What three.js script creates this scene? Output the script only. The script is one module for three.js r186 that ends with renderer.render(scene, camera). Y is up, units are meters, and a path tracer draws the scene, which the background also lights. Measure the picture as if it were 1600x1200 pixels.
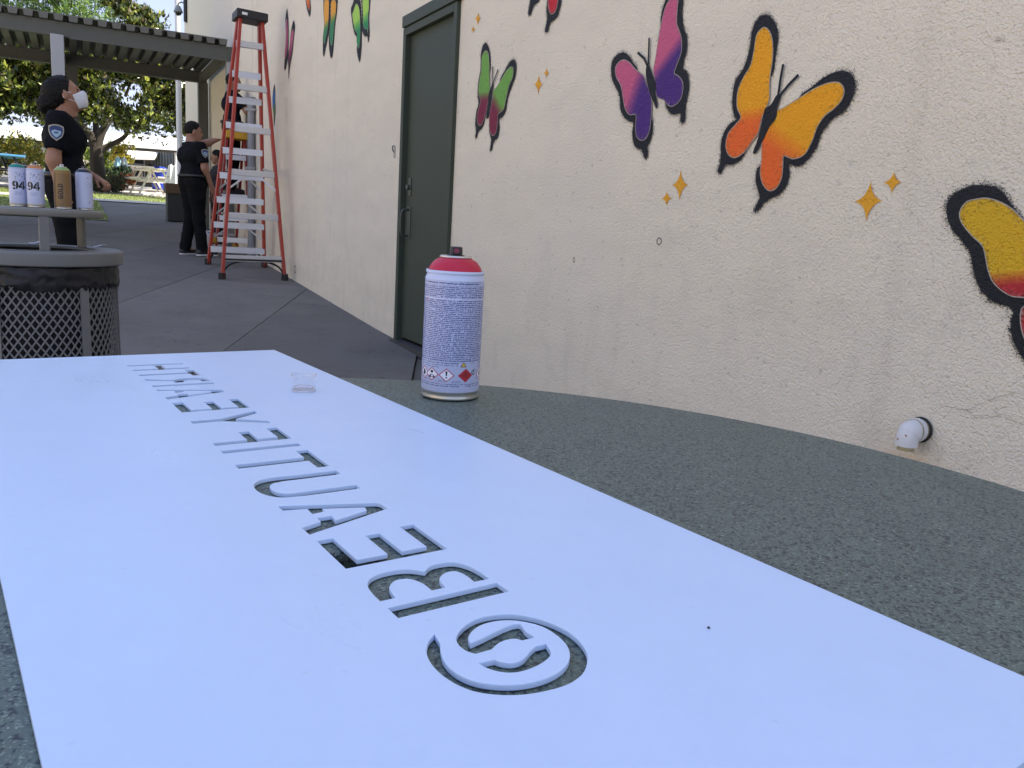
import * as THREE from 'three';
import { mergeGeometries, mergeVertices } from 'three/addons/utils/BufferGeometryUtils.js';
import { RoundedBoxGeometry } from 'three/addons/geometries/RoundedBoxGeometry.js';

// ------------------------------------------------------------------ camera, sky, sun, exposure
const scene = new THREE.Scene();
const CAMY = 0.93, F = 1280;
const camera = new THREE.PerspectiveCamera(2 * Math.atan(600 / F) * 180 / Math.PI, 4 / 3, 0.05, 400);
camera.position.set(0, CAMY, 0);
camera.rotation.order = 'YXZ';
camera.rotation.set(-10.69 * Math.PI / 180, 0, 3.43 * Math.PI / 180);
camera.updateMatrixWorld();
const renderer = new THREE.WebGLRenderer();
renderer.setSize(1024, 768);
renderer.shadowMap.enabled = true;
renderer.toneMapping = THREE.LinearToneMapping;
renderer.toneMappingExposure = 2.0;
const SUN = new THREE.Vector3(Math.sin(1.6) * Math.cos(0.87), Math.sin(0.87), -Math.cos(1.6) * Math.cos(0.87)).normalize();
{
  const w = 512, h = 256, d = new Float32Array(w * h * 4), v = new THREE.Vector3();
  for (let j = 0; j < h; j++) for (let i = 0; i < w; i++) {
    const th = (j + 0.5) / h * Math.PI - Math.PI / 2, ph = ((i + 0.5) / w - 0.5) * 2 * Math.PI;
    v.set(Math.cos(th) * Math.cos(ph), Math.sin(th), Math.cos(th) * Math.sin(ph));
    const e = Math.max(0, v.y), t = Math.pow(1 - e, 5), c = Math.max(0, v.dot(SUN));
    const g = 0.35 * Math.pow(c, 12) + 0.10 * c * c;
    const k = (j * w + i) * 4;
    d[k] = 0.36 + 0.38 * t + g; d[k + 1] = 0.475 + 0.30 * t + g; d[k + 2] = 0.80 + 0.05 * t + g * 0.9; d[k + 3] = 1; for (let q = 0; q < 3; q++) d[k + q] *= 0.77;
    if (v.y < 0) { d[k] = 0.22; d[k + 1] = 0.21; d[k + 2] = 0.19; }
  }
  const sky = new THREE.DataTexture(d, w, h, THREE.RGBAFormat, THREE.FloatType);
  sky.mapping = THREE.EquirectangularReflectionMapping; sky.magFilter = sky.minFilter = THREE.LinearFilter; sky.needsUpdate = true;
  scene.background = sky; scene.environment = sky;
}
const sun = new THREE.DirectionalLight(new THREE.Color(1, 0.93, 0.82), 5);
sun.position.copy(SUN).multiplyScalar(80); sun.position.z -= 12; sun.target.position.set(0, 0, -12);
sun.castShadow = true; sun.shadow.mapSize.set(4096, 4096);
Object.assign(sun.shadow.camera, { left: -45, right: 45, top: 45, bottom: -45, near: 1, far: 200 });
scene.add(sun, sun.target);

// ------------------------------------------------------------------ helpers
const V = (x, y, z) => new THREE.Vector3(x, y, z);
let seed = 7;
const rnd = () => { seed = (seed * 1664525 + 1013904223) >>> 0; return seed / 4294967296; };
const rr = (a, b) => a + (b - a) * rnd();
const gauss = () => (rnd() + rnd() + rnd() + rnd() - 2) * 1.0;
const names = {};
function numbered(n) { if (!(n in names)) { names[n] = 0; return n; } names[n]++; return n + '_' + String(names[n]).padStart(3, '0'); }
function tag(o, label, category, group, kind) {
  if (label) o.userData.label = label; if (category) o.userData.category = category;
  if (group) o.userData.group = group; if (kind) o.userData.kind = kind; return o;
}
function thing(name, label, category, pos, turn = 0, group) {
  const o = new THREE.Group(); o.name = numbered(name); if (pos) o.position.copy(pos); o.rotation.y = turn;
  scene.add(o); return tag(o, label, category, group);
}
function mesh(name, geo, mat, parent, label) {
  const g = Array.isArray(geo) ? merge(geo) : geo;
  const m = new THREE.Mesh(g, mat); m.castShadow = m.receiveShadow = true;
  m.name = parent ? name : numbered(name); (parent || scene).add(m); if (label) m.userData.label = label; return m;
}
function merge(list) {
  return mergeGeometries(list.map(g => {
    g = g.index ? g.toNonIndexed() : g.clone();
    for (const k of Object.keys(g.attributes)) if (!['position', 'normal', 'uv'].includes(k)) g.deleteAttribute(k);
    if (!g.attributes.normal) g.computeVertexNormals();
    if (!g.attributes.uv) g.setAttribute('uv', new THREE.BufferAttribute(new Float32Array(g.attributes.position.count * 2), 2));
    g.morphAttributes = {}; return g;
  }));
}
const rgb = (r, g, b) => new THREE.Color().setRGB(r, g, b);
const mat = (c, rough = 0.7, o = {}) => new THREE.MeshStandardMaterial({ color: c instanceof THREE.Color ? c : rgb(...c), roughness: rough, ...o });
const phys = (c, rough, o) => new THREE.MeshPhysicalMaterial({ color: rgb(...c), roughness: rough, ...o });
// viewing ray of a pixel of the 1600x1200 photograph
function ray(px, py) { return V((px - 800) / F, (600 - py) / F, -1).applyQuaternion(camera.quaternion); }
function onPlane(px, py, p, n) { const r = ray(px, py), c = camera.position; return r.multiplyScalar(p.clone().sub(c).dot(n) / r.dot(n)).add(c); }
function onY(px, py, y) { return onPlane(px, py, V(0, y, 0), V(0, 1, 0)); }
// wall frame: s runs along the wall away from the camera, d into the wall
const W = V(-0.47479, 0, -0.88010), D = V(0.88010, 0, -0.47479), B0 = V(-0.84643, 0, -5.85982);
const WT = Math.atan2(0.88010, 0.47479) * -1;         // turn of the wall frame: local x = -W, local z = -D
const groundY = s => s < -1.52 ? 0 : 0.085 + 0.056 * Math.min(s, 34);
const sd = (s, d, y) => B0.clone().addScaledVector(W, s).addScaledVector(D, d).setY(y === undefined ? groundY(s) : y);
const toS = p => p.clone().sub(B0).dot(W), toD = p => p.clone().sub(B0).dot(D);
function onS(px, py, s) { return onPlane(px, py, sd(s, 0, 0), W); }
function onGround(px, py) {
  const r = ray(px, py), c = camera.position; let lo = 0.2, hi = 120;
  const f = t => { const p = c.clone().addScaledVector(r, t); return p.y - groundY(toS(p)); };
  let t = lo; while (t < hi && f(t) > 0) t *= 1.01; lo = t / 1.01; hi = t;
  for (let i = 0; i < 40; i++) { const m = (lo + hi) / 2; f(m) > 0 ? lo = m : hi = m; }
  return c.clone().addScaledVector(r, hi);
}
function atDist(px, py, dist) { const r = ray(px, py); return r.multiplyScalar(dist / Math.hypot(r.x, r.z)).add(camera.position); }
// geometry helpers
function box(w, h, d, x = 0, y = 0, z = 0, r = 0) {
  const g = r ? new RoundedBoxGeometry(w, h, d, 2, r) : new THREE.BoxGeometry(w, h, d); g.translate(x, y, z); return g;
}
function bar(a, b, w, h, up = V(0, 1, 0), r = 0) {      // box from a to b; w across, h along up
  const z = b.clone().sub(a), L = z.length(); z.normalize();
  const x = new THREE.Vector3().crossVectors(up, z).normalize(), y = new THREE.Vector3().crossVectors(z, x);
  const g = r ? new RoundedBoxGeometry(w, h, L, 2, r) : new THREE.BoxGeometry(w, h, L);
  return g.applyMatrix4(new THREE.Matrix4().makeBasis(x, y, z).setPosition(a.clone().add(b).multiplyScalar(0.5)));
}
function tube(pts, r, seg = 24, rad = 8, closed = false) { return new THREE.TubeGeometry(new THREE.CatmullRomCurve3(pts, closed), seg, r, rad, closed); }
function rod(a, b, r, r2 = r, n = 12) {
  const z = b.clone().sub(a), L = z.length(); z.normalize();
  const g = new THREE.CylinderGeometry(r2, r, L, n); g.translate(0, L / 2, 0);
  return g.applyQuaternion(new THREE.Quaternion().setFromUnitVectors(V(0, 1, 0), z)).translate(a.x, a.y, a.z);
}
const lathe = (pts, n = 48) => new THREE.LatheGeometry(pts.map(p => new THREE.Vector2(p[0], p[1])), n);
// tileable value noise
function makeNoise(period, sd0) {
  const g = new Float32Array(period * period); let s = sd0 * 7919 + 13;
  for (let i = 0; i < g.length; i++) { s = (s * 1664525 + 1013904223) >>> 0; g[i] = s / 4294967296; }
  return (u, v) => {                                   // u, v in 0..1, tiles
    const x = u * period, y = v * period, xi = Math.floor(x), yi = Math.floor(y); let fx = x - xi, fy = y - yi;
    fx = fx * fx * (3 - 2 * fx); fy = fy * fy * (3 - 2 * fy);
    const a = ((xi % period) + period) % period, b = (a + 1) % period, c = (((yi % period) + period) % period) * period, e = ((((yi % period) + period) % period + 1) % period) * period;
    return (g[c + a] * (1 - fx) + g[c + b] * fx) * (1 - fy) + (g[e + a] * (1 - fx) + g[e + b] * fx) * fy;
  };
}
function dataTex(w, h, fn, srgb = false) {
  const d = new Uint8Array(w * h * 4), o = [0, 0, 0, 255];
  for (let j = 0; j < h; j++) for (let i = 0; i < w; i++) { o[3] = 255; fn(i / w, j / h, o); const k = (j * w + i) * 4; for (let q = 0; q < 4; q++) d[k + q] = Math.max(0, Math.min(255, o[q])); }
  const t = new THREE.DataTexture(d, w, h, THREE.RGBAFormat); t.magFilter = t.minFilter = THREE.LinearFilter;
  t.wrapS = t.wrapT = THREE.RepeatWrapping; if (srgb) t.colorSpace = THREE.SRGBColorSpace; t.needsUpdate = true; return t;
}
const toS8 = v => 255 * (v <= 0.0031308 ? v * 12.92 : 1.055 * Math.pow(v, 1 / 2.4) - 0.055);   // linear -> sRGB byte
function canvasTex(w, h, draw) {
  const c = document.createElement('canvas'); c.width = w; c.height = h; draw(c.getContext('2d'), w, h);
  const t = new THREE.CanvasTexture(c); t.colorSpace = THREE.SRGBColorSpace; t.magFilter = THREE.LinearFilter; t.wrapS = t.wrapT = THREE.RepeatWrapping; return t;
}
function rep(t, ru, rv, ou = 0, ov = 0, ch = 0) { const c = t.clone(); c.repeat.set(ru, rv); c.offset.set(ou, ov); c.channel = ch; c.needsUpdate = true; return c; }

// ------------------------------------------------------------------ shared materials
const nA = makeNoise(8, 1), nB = makeNoise(32, 2), nC = makeNoise(128, 3), nD = makeNoise(400, 4), nE = makeNoise(700, 5);
const stuccoBump = dataTex(1536, 1536, (u, v, o) => {
  const c = nC(u, v + 0.2), p = makePit(u, v), b = nE(u + 0.3, v);   // sand grains of two sizes over a trowelled base
  const h = 0.16 * c + 0.30 * grains(u, v, 210, 3) + 0.32 * grains(u, v, 420, 8) + 0.16 * b - 0.28 * p; o[0] = o[1] = o[2] = 55 + 190 * h;
});
function hash(i, j, k) { let h = (i * 374761393 + j * 668265263 + k * 2147483647) | 0; h = Math.imul(h ^ (h >>> 13), 1274126177); return ((h ^ (h >>> 16)) >>> 0) / 4294967296; }
function grains(u, v, n, k) {
  const x = u * n, y = v * n, xi = Math.floor(x), yi = Math.floor(y); let m = 0;
  for (let j = -1; j < 2; j++) for (let i = -1; i < 2; i++) {
    const a = ((xi + i) % n + n) % n, b = ((yi + j) % n + n) % n, dx = xi + i + hash(a, b, k) - x, dy = yi + j + hash(a, b, k + 1) - y, r = 0.45 + 0.45 * hash(a, b, k + 2), q = 1 - (dx * dx + dy * dy) / (r * r);
    if (q > 0) m = Math.max(m, Math.sqrt(q) * r);
  } return m / 0.9;
}
function makePit(u, v) { const q = nD(u + 0.61, v + 0.13) * 0.6 + nC(u + 0.2, v + 0.7) * 0.5; return q > 0.79 ? Math.min(1, (q - 0.79) * 10) : 0; }
const SPOTS = Array.from({ length: 26 }, () => [rr(0.03, 0.97), rr(0.03, 0.97), rr(0.004, 0.011)]);
const concreteTex = dataTex(1024, 1024, (u, v, o) => {
  const n = 0.45 * nA(u, v) + 0.3 * nB(u, v) + 0.15 * nC(u, v) + 0.25 * nD(u, v);
  let k = 0.76 + 0.36 * n; const st = nB(u + 0.5, v + 0.3) * 0.6 + nC(u + 0.4, v) * 0.4; if (st > 0.74) k *= 1 - (st - 0.74) * 1.8; for (const [a, b, r] of SPOTS) { const q = Math.hypot(u - a, (v - b)) / r; if (q < 1) k *= 0.62 + 0.38 * Math.min(1, q * q * 1.3); }
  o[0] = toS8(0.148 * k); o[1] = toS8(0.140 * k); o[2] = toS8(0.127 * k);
}, true);
const M = {
  white: mat([0.78, 0.78, 0.77], 0.45), galv: mat([0.42, 0.43, 0.44], 0.42, { metalness: 0.7 }), alu: mat([0.62, 0.63, 0.65], 0.38, { metalness: 0.75 }),
  black: mat([0.015, 0.015, 0.017], 0.5), rubber: mat([0.02, 0.02, 0.02], 0.8), steel: mat([0.6, 0.58, 0.54], 0.3, { metalness: 0.9 }),
  canopy: mat([0.095, 0.10, 0.088], 0.6), canopyPost: mat([0.36, 0.38, 0.40], 0.5), grey: mat([0.30, 0.31, 0.32], 0.6),
};
// ------------------------------------------------------------------ ground
{
  const pos = [], uv = [], idx = [], ss = [-60, -20, -6, -1.52, 4, 10, 16, 22, 28, 34, 50, 100, 220], dd = [-200, -60, -20, -8, -4, 0, 6, 30, 200];
  for (const s of ss) for (const d of dd) { const p = sd(s, d, groundY(s) - 0.03); pos.push(p.x, p.y, p.z); uv.push(s / 2, d / 2); }
  const n = dd.length;
  for (let i = 0; i < ss.length - 1; i++) for (let j = 0; j < n - 1; j++) { const a = i * n + j, b = a + 1, c = a + n, e = c + 1; idx.push(a, b, c, b, e, c); }
  const g = new THREE.BufferGeometry(); g.setAttribute('position', new THREE.Float32BufferAttribute(pos, 3)); g.setAttribute('uv', new THREE.Float32BufferAttribute(uv, 2)); g.setIndex(idx); g.computeVertexNormals();
  tag(mesh('ground', g, mat([0.16, 0.15, 0.13], 0.95)), 'bare grey ground below the paving and the lawn', null, null, 'structure');
}
function quadPrism(c4, thick) {                        // top corners (in order), vertical sides
  const p = [], t = c4, b = c4.map(q => q.clone().setY(q.y - thick)), u = [];
  const tri = (...l) => l.forEach(q => { p.push(q.x, q.y, q.z); u.push(q.x / 2.2, q.z / 2.2); });
  tri(t[0], t[1], t[2]); tri(t[0], t[2], t[3]);
  for (let i = 0; i < 4; i++) { const j = (i + 1) % 4; tri(t[i], b[i], b[j]); tri(t[i], b[j], t[j]); }
  const g = new THREE.BufferGeometry(); g.setAttribute('position', new THREE.Float32BufferAttribute(p, 3)); g.setAttribute('uv', new THREE.Float32BufferAttribute(u, 2)); g.computeVertexNormals(); return g;
}
{   // concrete walkway: slabs 1.2 m wide with open joints
  const walk = new THREE.Group(); walk.name = 'walkway'; scene.add(walk);
  tag(walk, 'grey concrete walkway of wide slabs sloping up beside the painted wall', null, null, 'structure');
  const h = 4.9 * Math.PI / 180, u = V(-Math.sin(h), 0, -Math.cos(h)), r = V(Math.cos(h), 0, -Math.sin(h)), o = V(-1.385, 0, 0), gap = 0.004;
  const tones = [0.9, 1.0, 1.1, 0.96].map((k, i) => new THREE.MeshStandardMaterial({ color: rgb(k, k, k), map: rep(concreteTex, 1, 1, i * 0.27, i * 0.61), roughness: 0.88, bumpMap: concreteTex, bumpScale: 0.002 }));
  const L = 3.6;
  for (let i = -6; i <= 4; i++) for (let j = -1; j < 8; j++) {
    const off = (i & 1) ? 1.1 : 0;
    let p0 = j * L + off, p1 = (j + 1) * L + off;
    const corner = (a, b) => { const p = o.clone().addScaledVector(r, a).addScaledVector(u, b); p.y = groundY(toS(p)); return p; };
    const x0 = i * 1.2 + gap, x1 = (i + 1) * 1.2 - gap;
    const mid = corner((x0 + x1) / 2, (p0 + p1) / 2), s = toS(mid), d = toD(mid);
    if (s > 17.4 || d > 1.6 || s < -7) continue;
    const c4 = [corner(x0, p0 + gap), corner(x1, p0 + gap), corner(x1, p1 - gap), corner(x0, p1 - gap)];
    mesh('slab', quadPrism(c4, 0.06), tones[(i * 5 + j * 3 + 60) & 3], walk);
  }
}
function sheet(s0, s1, d0, d1, lift, res = 1) {
  const pos = [], uv = [], idx = [], ns = Math.ceil((s1 - s0) * res), nd = Math.ceil((d1 - d0) * res);
  for (let i = 0; i <= ns; i++) for (let j = 0; j <= nd; j++) { const s = s0 + (s1 - s0) * i / ns, d = d0 + (d1 - d0) * j / nd, p = sd(s, d); pos.push(p.x, p.y + lift, p.z); uv.push(s / 2, d / 2); }
  for (let i = 0; i < ns; i++) for (let j = 0; j < nd; j++) { const a = i * (nd + 1) + j, b = a + 1, c = a + nd + 1, e = c + 1; idx.push(a, b, c, b, e, c); }
  const g = new THREE.BufferGeometry(); g.setAttribute('position', new THREE.Float32BufferAttribute(pos, 3)); g.setAttribute('uv', new THREE.Float32BufferAttribute(uv, 2)); g.setIndex(idx); g.computeVertexNormals(); return g;
}
{
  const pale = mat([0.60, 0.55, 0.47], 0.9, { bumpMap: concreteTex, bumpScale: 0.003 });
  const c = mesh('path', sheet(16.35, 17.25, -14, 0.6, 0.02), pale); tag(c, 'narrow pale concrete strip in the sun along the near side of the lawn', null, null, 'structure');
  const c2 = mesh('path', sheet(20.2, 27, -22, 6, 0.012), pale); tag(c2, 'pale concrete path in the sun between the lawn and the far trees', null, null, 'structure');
  tag(mesh('added_yard', sheet(-14, 10, -34, -4.9, 0.02, 0.5), mat([0.58, 0.50, 0.40], 0.9)), 'unseen pale paving added left of the walkway to bounce sunlight onto the wall', null, null, 'structure');  // added out of view as warm bounce light for the stucco
  const gTex = dataTex(256, 256, (u, v, o) => { const n = 0.5 * nC(u, v) + 0.5 * nB(u, v); o[0] = toS8(0.19 + 0.08 * n); o[1] = toS8(0.225 + 0.09 * n); o[2] = toS8(0.07 + 0.03 * n); }, true);
  const gm = new THREE.MeshStandardMaterial({ map: gTex, roughness: 0.95 });
  const blades = (s0, s1, d0, d1, n) => {
    const p = [];
    for (let i = 0; i < n; i++) { const q = sd(rr(s0, s1), rr(d0, d1)), a = rr(0, 6.28), w = 0.012, hh = rr(0.03, 0.07); p.push(q.x - Math.cos(a) * w, q.y, q.z - Math.sin(a) * w, q.x + Math.cos(a) * w, q.y, q.z + Math.sin(a) * w, q.x + rr(-0.02, 0.02), q.y + hh, q.z + rr(-0.02, 0.02)); }
    const g = new THREE.BufferGeometry(); g.setAttribute('position', new THREE.Float32BufferAttribute(p, 3)); g.computeVertexNormals(); return g;
  };
  tag(mesh('grass', [sheet(17.25, 20.2, -22, 6, 0.015), blades(17.3, 20.2, -9, 2, 9000)], gm), 'strip of sunlit green lawn beyond the walkway', 'grass', null, 'stuff');
  tag(mesh('grass', [sheet(10.3, 16.3, -12, -1.5, 0.012), blades(10.35, 16.2, -6, -1.5, 9000)], gm), 'dark shaded lawn behind the trash can', 'grass', null, 'stuff');
}
// ------------------------------------------------------------------ stucco building
const wallAlbedo = dataTex(2048, 1024, (u, v, o) => {
  const x = -15 + 22 * u, y = -1 + 8 * v;             // metres in the wall frame (y = 0 at camera-floor level)
  let k = 0.94 + 0.07 * nA(u, v) + 0.05 * nB(u, v * 2) + 0.05 * nC(u, v);
  let r = 0.770, g = 0.695, b = 0.555;
  const pat = nB(u * 0.7 + 0.2, v * 0.5 + 0.1); if (pat > 0.62) { const q = Math.min(1, (pat - 0.62) * 6) * 0.05; r -= q * 0.3; g -= q * 0.2; }
  const gy = groundY(-x), hgt = y - gy;               // splashed dirt with ragged drips above the paving
  const drip = nC(u * 3, v * 0.35) * 0.65 + nD(u * 2, v * 0.6) * 0.35, reach = 0.12 + 0.55 * nB(u * 2.3, 0.4);
  if (hgt < reach * 1.6 && drip > 0.55) k *= 1 - Math.min(0.04, (drip - 0.55) * 0.3);
  const lane = nC(u * 1.7, 0.3); if (lane > 0.8 && nC(u, v * 0.5) > 0.35) k *= 1 - (lane - 0.8) * 0.35;
  const st = Math.exp(-(((x + 3.62) / 0.10) ** 2)) * (y < 2.15 ? 1 : 0) * (0.4 + 0.9 * nC(u * 2, v * 0.4)); k *= 1 - 0.10 * st;   // soft darker upright band, broken up by noise
  const dx = x - 4.13, dy = y - 0.33, rd = Math.hypot(dx * 1.1, dy); if (rd < 0.16) { const q = (0.5 + nD(u, v) * 0.9) * Math.max(0, 1 - rd / 0.16) * (dy < 0.04 ? 0.55 : 0.25); g -= 0.14 * q; b -= 0.22 * q; k *= 1 - 0.12 * q; }
  if (nE(u * 2.7, v * 1.3) > 0.965) k *= 0.72;
  o[0] = toS8(r * k); o[1] = toS8(g * k); o[2] = toS8(b * k);
}, true);
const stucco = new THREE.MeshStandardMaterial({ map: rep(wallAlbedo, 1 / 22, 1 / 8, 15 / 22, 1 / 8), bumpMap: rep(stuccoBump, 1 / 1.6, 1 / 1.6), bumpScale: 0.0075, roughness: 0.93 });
const stuccoFar = new THREE.MeshStandardMaterial({ color: rgb(0.770, 0.695, 0.555), bumpMap: rep(stuccoBump, 1 / 1.6, 1 / 1.6), bumpScale: 0.006, roughness: 0.93 });
const building = thing('stucco_building', 'cream stucco school building with a green door and painted butterflies', 'building', B0, WT);
const wl = p => building.worldToLocal(p.clone()); building.updateMatrixWorld();
function onWall(px, py) { return wl(onPlane(px, py, B0, D)); }          // wall-frame coordinates (x right, y up, z out)
const DX0 = -0.012, DX1 = 0.886, DTOP = 1.28 + CAMY;
{
  const sh = new THREE.Shape([[-5.5, -1], [6.5, -1], [6.5, 6.6], [-5.5, 6.6]].map(a => new THREE.Vector2(...a)));
  sh.holes.push(new THREE.Path([[DX0, -0.6], [DX0, DTOP], [DX1, DTOP], [DX1, -0.6]].map(a => new THREE.Vector2(...a))));
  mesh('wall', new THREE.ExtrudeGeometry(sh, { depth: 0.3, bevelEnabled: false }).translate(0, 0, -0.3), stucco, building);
  // far stretch, turned a few degrees away, with an expansion joint
  let sE = 9; { const pr = V(0, 0, 0); do { sE += 0.02; pr.copy(sd(sE, (sE - 5.5) * 0.012, 2.5)).project(camera); } while ((pr.x + 1) * 800 > 290.5); }
  const a = wl(sd(5.5, 0, 0)), b = wl(sd(sE, (sE - 5.5) * 0.012, 0)), ang = Math.atan2(-(b.z - a.z), b.x - a.x), len = Math.hypot(b.x - a.x, b.z - a.z);
  const far = [];
  for (const [x0, x1] of [[0.02, 1.6], [1.615, len]]) { const g = new THREE.BoxGeometry(x1 - x0, 7.6, 0.3); g.translate((x0 + x1) / 2, 2.8, 0.15); far.push(g); }
  const backing = new THREE.BoxGeometry(len, 7.6, 0.2); backing.translate(len / 2, 2.8, 0.17 + 0.13);
  mesh('wall', merge([...far, backing]).rotateY(ang).translate(a.x, 0, a.z), stuccoFar, building);
  // body and roof that shade the walkway
  mesh('rear_block', [box(18.6, 7.4, 8, -2.9, 2.7, -4.9)], stuccoFar, building);
  mesh('roof', box(19.6, 0.25, 9.4, -2.9, 6.73, -4.4), M.grey, building);
  mesh('rear_block', box(3.5, 6.2, 7, -13.75, 2.4, -4.75), stuccoFar, building);  // unseen extension added so its shadow edge falls just before the lawn
  // door
  const green = phys([0.056, 0.069, 0.050], 0.55, { specularIntensity: 0.4,  bumpMap: rep(concreteTex, 0.7, 0.7), bumpScale: 0.0012 });
  const gdark = mat([0.028, 0.04, 0.032], 0.5);
  const zb = groundY(-DX0) - 0.02, frame = [];
  frame.push(box(0.05, DTOP - zb, 0.11, DX0 + 0.025, (DTOP + zb) / 2, -0.03, 0.004), box(0.05, DTOP - zb, 0.11, DX1 - 0.025, (DTOP + zb) / 2, -0.03, 0.004), box(DX1 - DX0 - 0.1, 0.05, 0.11, (DX0 + DX1) / 2, DTOP - 0.025, -0.03, 0.004));
  mesh('door_frame', frame, green, building);
  mesh('threshold', box(DX1 - DX0, 0.07, 0.14, (DX0 + DX1) / 2, zb + 0.005, -0.015), mat([0.05, 0.05, 0.05], 0.6), building);
  const h0 = onWall(636.5, 34.5), h1 = onWall(640.3, 45);
  mesh('drip_cap', box(DX1 + 0.03 - h0.x, 0.072, 0.05, (DX1 + 0.03 + h0.x) / 2, DTOP + 0.038, 0.012, 0.004), green, building);
  const leaf = mesh('door', box(DX1 - DX0 - 0.106, DTOP - zb - 0.09, 0.045, (DX0 + DX1) / 2, (DTOP + zb) / 2 + 0.015, -0.036, 0.003), green, building);
  for (const y of [2.03, 1.15, 0.32]) mesh('hinge', [rod(V(DX1 - 0.048, y - 0.075, 0.012), V(DX1 - 0.048, y + 0.075, 0.012), 0.012), box(0.05, 0.15, 0.008, DX1 - 0.06, y, -0.01)], gdark, leaf);
  const hx = DX0 + 0.11;
  mesh('lock_plate', [box(0.055, 0.12, 0.008, hx + 0.02, 1.17, -0.01, 0.003), rod(V(hx + 0.02, 1.17, -0.01), V(hx + 0.02, 1.17, 0.012), 0.018)], mat([0.055, 0.065, 0.05], 0.45), leaf);
  mesh('handle', [box(0.09, 0.22, 0.006, hx + 0.01, 0.93, -0.011, 0.002), tube([V(hx + 0.02, 0.84, -0.01), V(hx + 0.02, 0.85, 0.035), V(hx + 0.02, 0.93, 0.045), V(hx + 0.02, 1.01, 0.035), V(hx + 0.02, 1.02, -0.01)], 0.009)], mat([0.05, 0.062, 0.047], 0.45), leaf);
}
{   // unseen building added so its sunlit front bounces warm light onto the wall
  const o = sd(2, -17, 0), g = thing('added_bounce_building', 'unseen cream building with windows added to bounce sunlight onto the painted wall', 'building', o, WT + Math.PI), cream = mat([0.66, 0.58, 0.44], 0.85);
  mesh('wall', box(44, 6.4, 6, 0, 3.2, -3), cream, g); mesh('roof', box(45, 0.3, 7.2, 0, 6.55, -2.6), M.grey, g);
  for (let i = 0; i < 9; i++) { const x = -19 + i * 4.7, w = mesh('window', box(1.9, 1.3, 0.1, x, 2.0, 0.02), mat([0.05, 0.06, 0.07], 0.15), g); mesh('frame', [box(2.04, 0.07, 0.14, x, 2.68, 0.03), box(2.04, 0.07, 0.14, x, 1.32, 0.03), box(0.07, 1.29, 0.14, x - 0.985, 2.0, 0.03), box(0.07, 1.29, 0.14, x + 0.985, 2.0, 0.03)], M.white, w); }
}
// ------------------------------------------------------------------ painted butterflies and stars (spray paint on the stucco)
function smoothLoop(pts, n = 8) {                       // closed Catmull-Rom through wall-frame points
  const c = new THREE.CatmullRomCurve3(pts.map(p => V(p.x, p.y, 0)), true, 'centripetal'); return c.getPoints(pts.length * n).slice(0, -1).map(p => new THREE.Vector2(p.x, p.y));
}
const css = c => `rgb(${c[0]},${c[1]},${c[2]})`;
function offsetLoop(loop, r) {
  let A = 0; loop.forEach((p, i) => { const q = loop[(i + 1) % loop.length]; A += p.x * q.y - q.x * p.y; }); const sg = A > 0 ? 1 : -1;
  return loop.map((p, i) => { const a = loop[(i + loop.length - 1) % loop.length], b = loop[(i + 1) % loop.length], t = b.clone().sub(a).normalize(); return new THREE.Vector2(p.x + t.y * r * sg, p.y - t.x * r * sg); });
}
function wallPatch(loop, bb, z) {                       // flat paint film with uv0 = painting, uv1 = metres (stucco grain)
  const g = new THREE.ShapeGeometry(new THREE.Shape(loop)), p = g.attributes.position, u0 = [], u1 = [];
  for (let i = 0; i < p.count; i++) { const x = p.getX(i), y = p.getY(i); u0.push((x - bb[0]) / (bb[2] - bb[0]), (y - bb[1]) / (bb[3] - bb[1])); u1.push(x, y); p.setZ(i, z); }
  g.setAttribute('uv', new THREE.Float32BufferAttribute(u0, 2)); g.setAttribute('uv1', new THREE.Float32BufferAttribute(u1, 2)); return g;
}
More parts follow.
